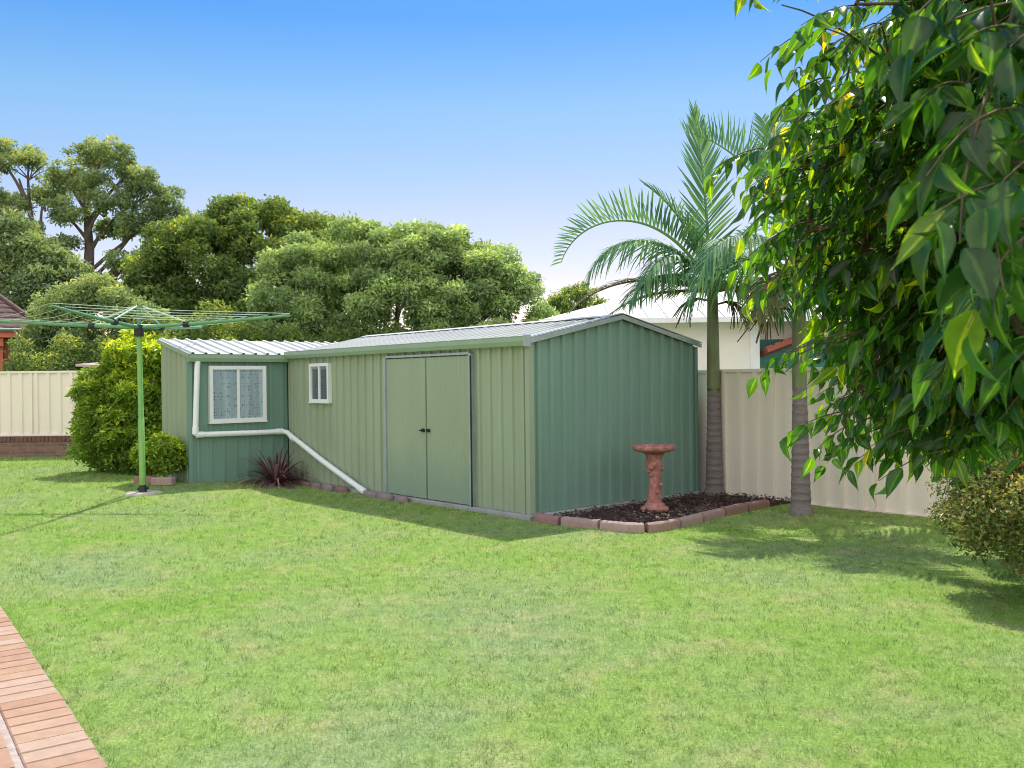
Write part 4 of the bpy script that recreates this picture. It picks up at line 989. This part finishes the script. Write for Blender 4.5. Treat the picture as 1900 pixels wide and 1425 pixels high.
# ------------------------------------------------------------------ overhanging foreground tree
def overhang():
    base = (2.75, 3.1)
    root = empty('broadleaf_tree', (*base, 0), 0, label='overhanging tree with large glossy drooping leaves in the right foreground', cat='tree')
    blobs = [(0.98, 3.10, 2.23, 0.22), (1.09, 3.00, 2.38, 0.25), (1.21, 2.90, 2.49, 0.30), (1.37, 2.80, 2.55, 0.35), (0.93, 3.20, 2.22, 0.13), (1.04, 3.20, 2.01, 0.22), (1.02, 3.30, 1.92, 0.13), (1.27, 3.20, 2.25, 0.35), (1.44, 3.00, 2.29, 0.35), (1.29, 3.30, 1.97, 0.30), (1.53, 3.20, 1.97, 0.40), (1.24, 3.30, 1.84, 0.17), (1.28, 3.30, 1.72, 0.12), (1.38, 3.20, 1.69, 0.30), (1.54, 3.00, 1.67, 0.35), (1.30, 3.20, 1.54, 0.18), (1.54, 3.10, 1.52, 0.26), (1.23, 3.20, 1.42, 0.11), (1.47, 3.20, 1.38, 0.13), (1.66, 3.00, 1.40, 0.22), (0.94, 1.75, 2.10, 0.20), (0.85, 1.60, 1.88, 0.15), (0.74, 1.50, 1.79, 0.09), (0.80, 1.45, 1.74, 0.13), (1.00, 1.80, 1.58, 0.15), (0.78, 2.60, 2.56, 0.07), (0.99, 2.60, 2.56, 0.14), (0.91, 3.20, 1.78, 0.045), (1.15, 3.22, 1.28, 0.04), (1.27, 3.2, 1.20, 0.04), (1.40, 3.1, 1.19, 0.04), (1.09, 3.20, 1.32, 0.05), (1.17, 3.20, 1.24, 0.04), (1.32, 3.10, 1.27, 0.05), (0.93, 3.20, 1.54, 0.035), (1.08, 3.20, 1.58, 0.05), (1.44, 3.10, 1.24, 0.05), (1.55, 3.00, 1.33, 0.10),
             (1.42, 3.80, 1.45, 0.14), (1.50, 3.80, 1.54, 0.24), (1.68, 3.80, 1.45, 0.26), (1.81, 3.70, 1.38, 0.26), (1.99, 3.70, 1.32, 0.26), (1.61, 3.80, 1.32, 0.12), (1.79, 3.70, 1.26, 0.14), (1.51, 3.90, 2.42, 0.38), (1.69, 3.80, 2.66, 0.42), (1.87, 3.90, 2.14, 0.42), (1.62, 3.90, 1.91, 0.34), (2.00, 3.90, 1.77, 0.40), (1.41, 3.90, 2.10, 0.22), (1.93, 3.70, 2.47, 0.40), (1.91, 3.60, 1.49, 0.30), (1.10, 2.55, 3.15, .36), (1.5, 2.6, 3.2, .45), (1.95, 3.0, 2.2, .45), (1.95, 2.9, 1.7, .4), (1.6, 2.7, 2.8, .4), (2.4, 3.0, 2.2, .5), (1.9, 2.3, 2.2, .4), (1.4, 2.1, 2.4, .3), (2.4, 2.8, 2.6, .5), (2.75, 3.2, 3.1, .6), (3.2, 3.2, 2.5, .6), (2.9, 2.55, 2.1, .45), (2.25, 2.6, 1.8, .4), (3.3, 3.6, 3.0, .5), (2.6, 3.7, 2.4, .5), (2.3, 2.2, 2.7, .45)]
    fork = Vector((0, 0, 1.5)); B = Vector((*base, 0)); mb = MB()
    mb.tube([(0, 0, -.05), (-.03, .02, .7), tuple(fork), (-.05, .05, 2.3), (0, .1, 3.1)], [.10, .085, .075, .055, .03], 10, False)
    P = []; Dr = []; rn = []; tn = []; sz = []
    for bi, (x, y, z, r) in enumerate(blobs):
        c = Vector((x, y, z)) - B
        st = Vector((0, 0, max(1.2, min(2.8, z - .25)))); mid = st.lerp(c, .55) + Vector((random.uniform(-.08, .08), random.uniform(-.08, .08), .16 + .1 * random.random()))
        if r > .11: mb.tube(bez(st, mid, c, 9), [.017 - .0016 * i for i in range(9)], 6, False)
        else:
            # slender side sprig hanging from the nearest larger bough
            big = [Vector(q[:3]) - B for q in blobs if q[3] > .18]; nb = min(big, key=lambda q: (q - c).length); mb.tube(bez(nb, nb.lerp(c, .6) + Vector((0, 0, .05)), c, 6), [.0045, .004, .0035, .003, .0025, .002], 5, False)
        ns = max(1, int(12 * (r / .2) ** 2.2)) if r > .09 else 1
        ns = min(ns, 46)
        if x < 1.32 and 2.5 < y and z < 2.6: ns = max(1, int(ns * .72))
        for s in range(ns):
            d = Vector(rand_dirs(1)[0]); q = c + d * r * random.uniform(.35, 1.0) if r > .09 else c + d * r * .4
            out = Vector((q.x, q.y, 0)); out = out.normalized() if out.length > .01 else Vector((-1, 0, 0))
            out = (out + Vector((random.uniform(-.7, .7), random.uniform(-.7, .7), 0))).normalized()
            ln = random.uniform(.16, .30); a = q - out * ln * .5 + Vector((0, 0, .068)); e = q + out * ln * .5 - Vector((0, 0, random.uniform(.0, .09))); curve = bez(a, q + Vector((0, 0, .06)), e, 6)
            mb.tube(curve, [.0028, .0026, .0023, .002, .0016, .0012], 4, False)
            if r > .11 and random.random() < .7: mb.tube(bez(c, c.lerp(a, .5) + Vector((0, 0, .03)), a, 4), [.0045, .004, .0035, .003], 4, False)
            nlv = random.randint(7, 11); old = random.random()
            for k in range(nlv):
                t = .1 + .9 * k / (nlv - 1); x_ = t * 5; j = min(int(x_), 4); p = curve[j].lerp(curve[j + 1], x_ - j); sd = 1 if k % 2 else -1
                tan = (curve[j + 1] - curve[j]).normalized(); lat = tan.cross(Vector((0, 0, 1))).normalized() * sd
                dr = (lat * random.uniform(.35, 1.0) + tan * random.uniform(.2, .8) + Vector((0, 0, -1)) * random.uniform(.25, 1.25) + Vector(rng.normal(size=3)) * .12).normalized()
                P.append(p); Dr.append(dr); sz.append(.78 if (x < 1.35 and y > 2.5) or y > 3.55 else 1.0)
                v = random.random() ** 1.7 * .80
                if t > .8: v = min(.90, v + .22)
                if x < 1.12 and y > 2.5: v = min(.92, v + .20)
                if y > 2.55 and random.random() < .03: v = random.uniform(.95, 1)
                rn.append(v); tn.append(.25 * old + .75 * random.random())
    P = np.array([tuple(p) for p in P]); Dr = np.array([tuple(d) for d in Dr]); n = len(P)
    Nn = unit(np.array([0, 0, .8]) + rng.normal(size=(n, 3)) * .55 - .3 * Dr)
    L_ = rng.uniform(.075, .135, n) * np.array(sz); V, F, k = full_leaves(P + Dr * .012, Dr, Nn, L_, L_ * rng.uniform(.32, .46, n), rng.uniform(.05, .55, n), .30)
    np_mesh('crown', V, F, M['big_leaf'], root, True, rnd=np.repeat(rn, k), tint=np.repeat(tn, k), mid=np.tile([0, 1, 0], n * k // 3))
    mb.build('trunk', M['twig'], root)
overhang()

# ------------------------------------------------------------------ light, sky, camera
SUN_EL, SUN_AZ = R(58), math.atan2(.163, .987)
w = bpy.data.worlds.new('World'); SC.world = w; w.use_nodes = True; nt = w.node_tree; nt.nodes.clear()
sky = nt.nodes.new('ShaderNodeTexSky'); sky.sky_type = 'NISHITA'; sky.sun_disc = False; sky.sun_elevation = SUN_EL; sky.sun_rotation = SUN_AZ
sky.altitude = 0; sky.air_density = 1.0; sky.dust_density = .6; sky.ozone_density = 2.0
bg = nt.nodes.new('ShaderNodeBackground'); bg.inputs['Strength'].default_value = .15
wo = nt.nodes.new('ShaderNodeOutputWorld'); gm = nt.nodes.new('ShaderNodeGamma'); gm.inputs['Gamma'].default_value = .62
hs = nt.nodes.new('ShaderNodeHueSaturation'); hs.inputs['Saturation'].default_value = 1.75; hs.inputs['Value'].default_value = 2.0
nt.links.new(sky.outputs[0], gm.inputs['Color']); nt.links.new(gm.outputs[0], hs.inputs['Color']); 
# haze: the air pales toward the horizon; unseen bright cloud is added behind the viewer to lift the shade
tc = nt.nodes.new('ShaderNodeTexCoord'); sp = nt.nodes.new('ShaderNodeSeparateXYZ'); nt.links.new(tc.outputs['Generated'], sp.inputs[0])
hz = nt.nodes.new('ShaderNodeValToRGB'); el = hz.color_ramp.elements
while len(el) < 5: el.new(.5)
for e_, (p, c) in zip(el, ((.02, (1.52, 1.05, .96)), (.18, (1.44, 1.03, .97)), (.286, (1.05, 1.02, 1.0)), (.37, (.50, .80, 1.04)), (.6, (.5, .8, 1.0)))): e_.position = p; e_.color = (*c, 1)
nt.links.new(sp.outputs['Z'], hz.inputs['Fac'])
mh = N(nt, 'ShaderNodeMixRGB', blend_type='MULTIPLY'); mh.inputs['Fac'].default_value = 1
nt.links.new(hs.outputs[0], mh.inputs['Color1']); nt.links.new(hz.outputs['Color'], mh.inputs['Color2'])
def mrange(src, a, b):
    m_ = N(nt, 'ShaderNodeMapRange', interpolation_type='SMOOTHSTEP'); m_.inputs['From Min'].default_value = a; m_.inputs['From Max'].default_value = b; nt.links.new(src, m_.inputs['Value']); return m_.outputs[0]
def mmul(a, b):
    m_ = N(nt, 'ShaderNodeMath', operation='MULTIPLY'); nt.links.new(a, m_.inputs[0]); nt.links.new(b, m_.inputs[1]); return m_.outputs[0]
cn = N(nt, 'ShaderNodeTexNoise', Scale=2.6, Detail=6, Roughness=.6); nt.links.new(tc.outputs['Generated'], cn.inputs['Vector'])
cm = mmul(mmul(mrange(sp.outputs['Y'], -.05, -.35), mrange(sp.outputs['Z'], .02, .12)), mrange(cn.outputs['Fac'], .36, .50))
mc = N(nt, 'ShaderNodeMixRGB'); nt.links.new(cm, mc.inputs['Fac']); nt.links.new(mh.outputs[0], mc.inputs['Color1']); mc.inputs['Color2'].default_value = (10.4, 10.0, 9.6, 1)
nt.links.new(mc.outputs[0], bg.inputs['Color']); nt.links.new(bg.outputs[0], wo.inputs['Surface'])
sd = bpy.data.lights.new('sun', 'SUN'); sd.energy = 5.0; sd.angle = R(.5); sd.color = (1, .94, .84)
so = bpy.data.objects.new('sun', sd); COL.objects.link(so)
dv = -Vector((math.sin(SUN_AZ) * math.cos(SUN_EL), math.cos(SUN_AZ) * math.cos(SUN_EL), math.sin(SUN_EL)))
so.rotation_euler = dv.to_track_quat('-Z', 'Y').to_euler(); so.location = (3, 20, 25)

cd = bpy.data.cameras.new('camera'); co = bpy.data.objects.new('camera', cd); COL.objects.link(co); SC.camera = co
cd.sensor_width = 36; cd.lens = 1694.5 / 1900 * 36; cd.clip_end = 2000; cd.clip_start = .05
co.matrix_world = Matrix.Translation((0, 0, 1.5)) @ Matrix.Rotation(R(90) - .0033, 4, 'X') @ Matrix.Rotation(-.0119, 4, 'Z')
cd.dof.use_dof = True; cd.dof.focus_distance = 9.5; cd.dof.aperture_fstop = 9

SC.view_settings.view_transform = 'Standard'; SC.view_settings.look = 'None'; SC.view_settings.exposure = 0
SC.cycles.filter_width = 1.0; SC.cycles.max_bounces = 8; SC.cycles.transparent_max_bounces = 8
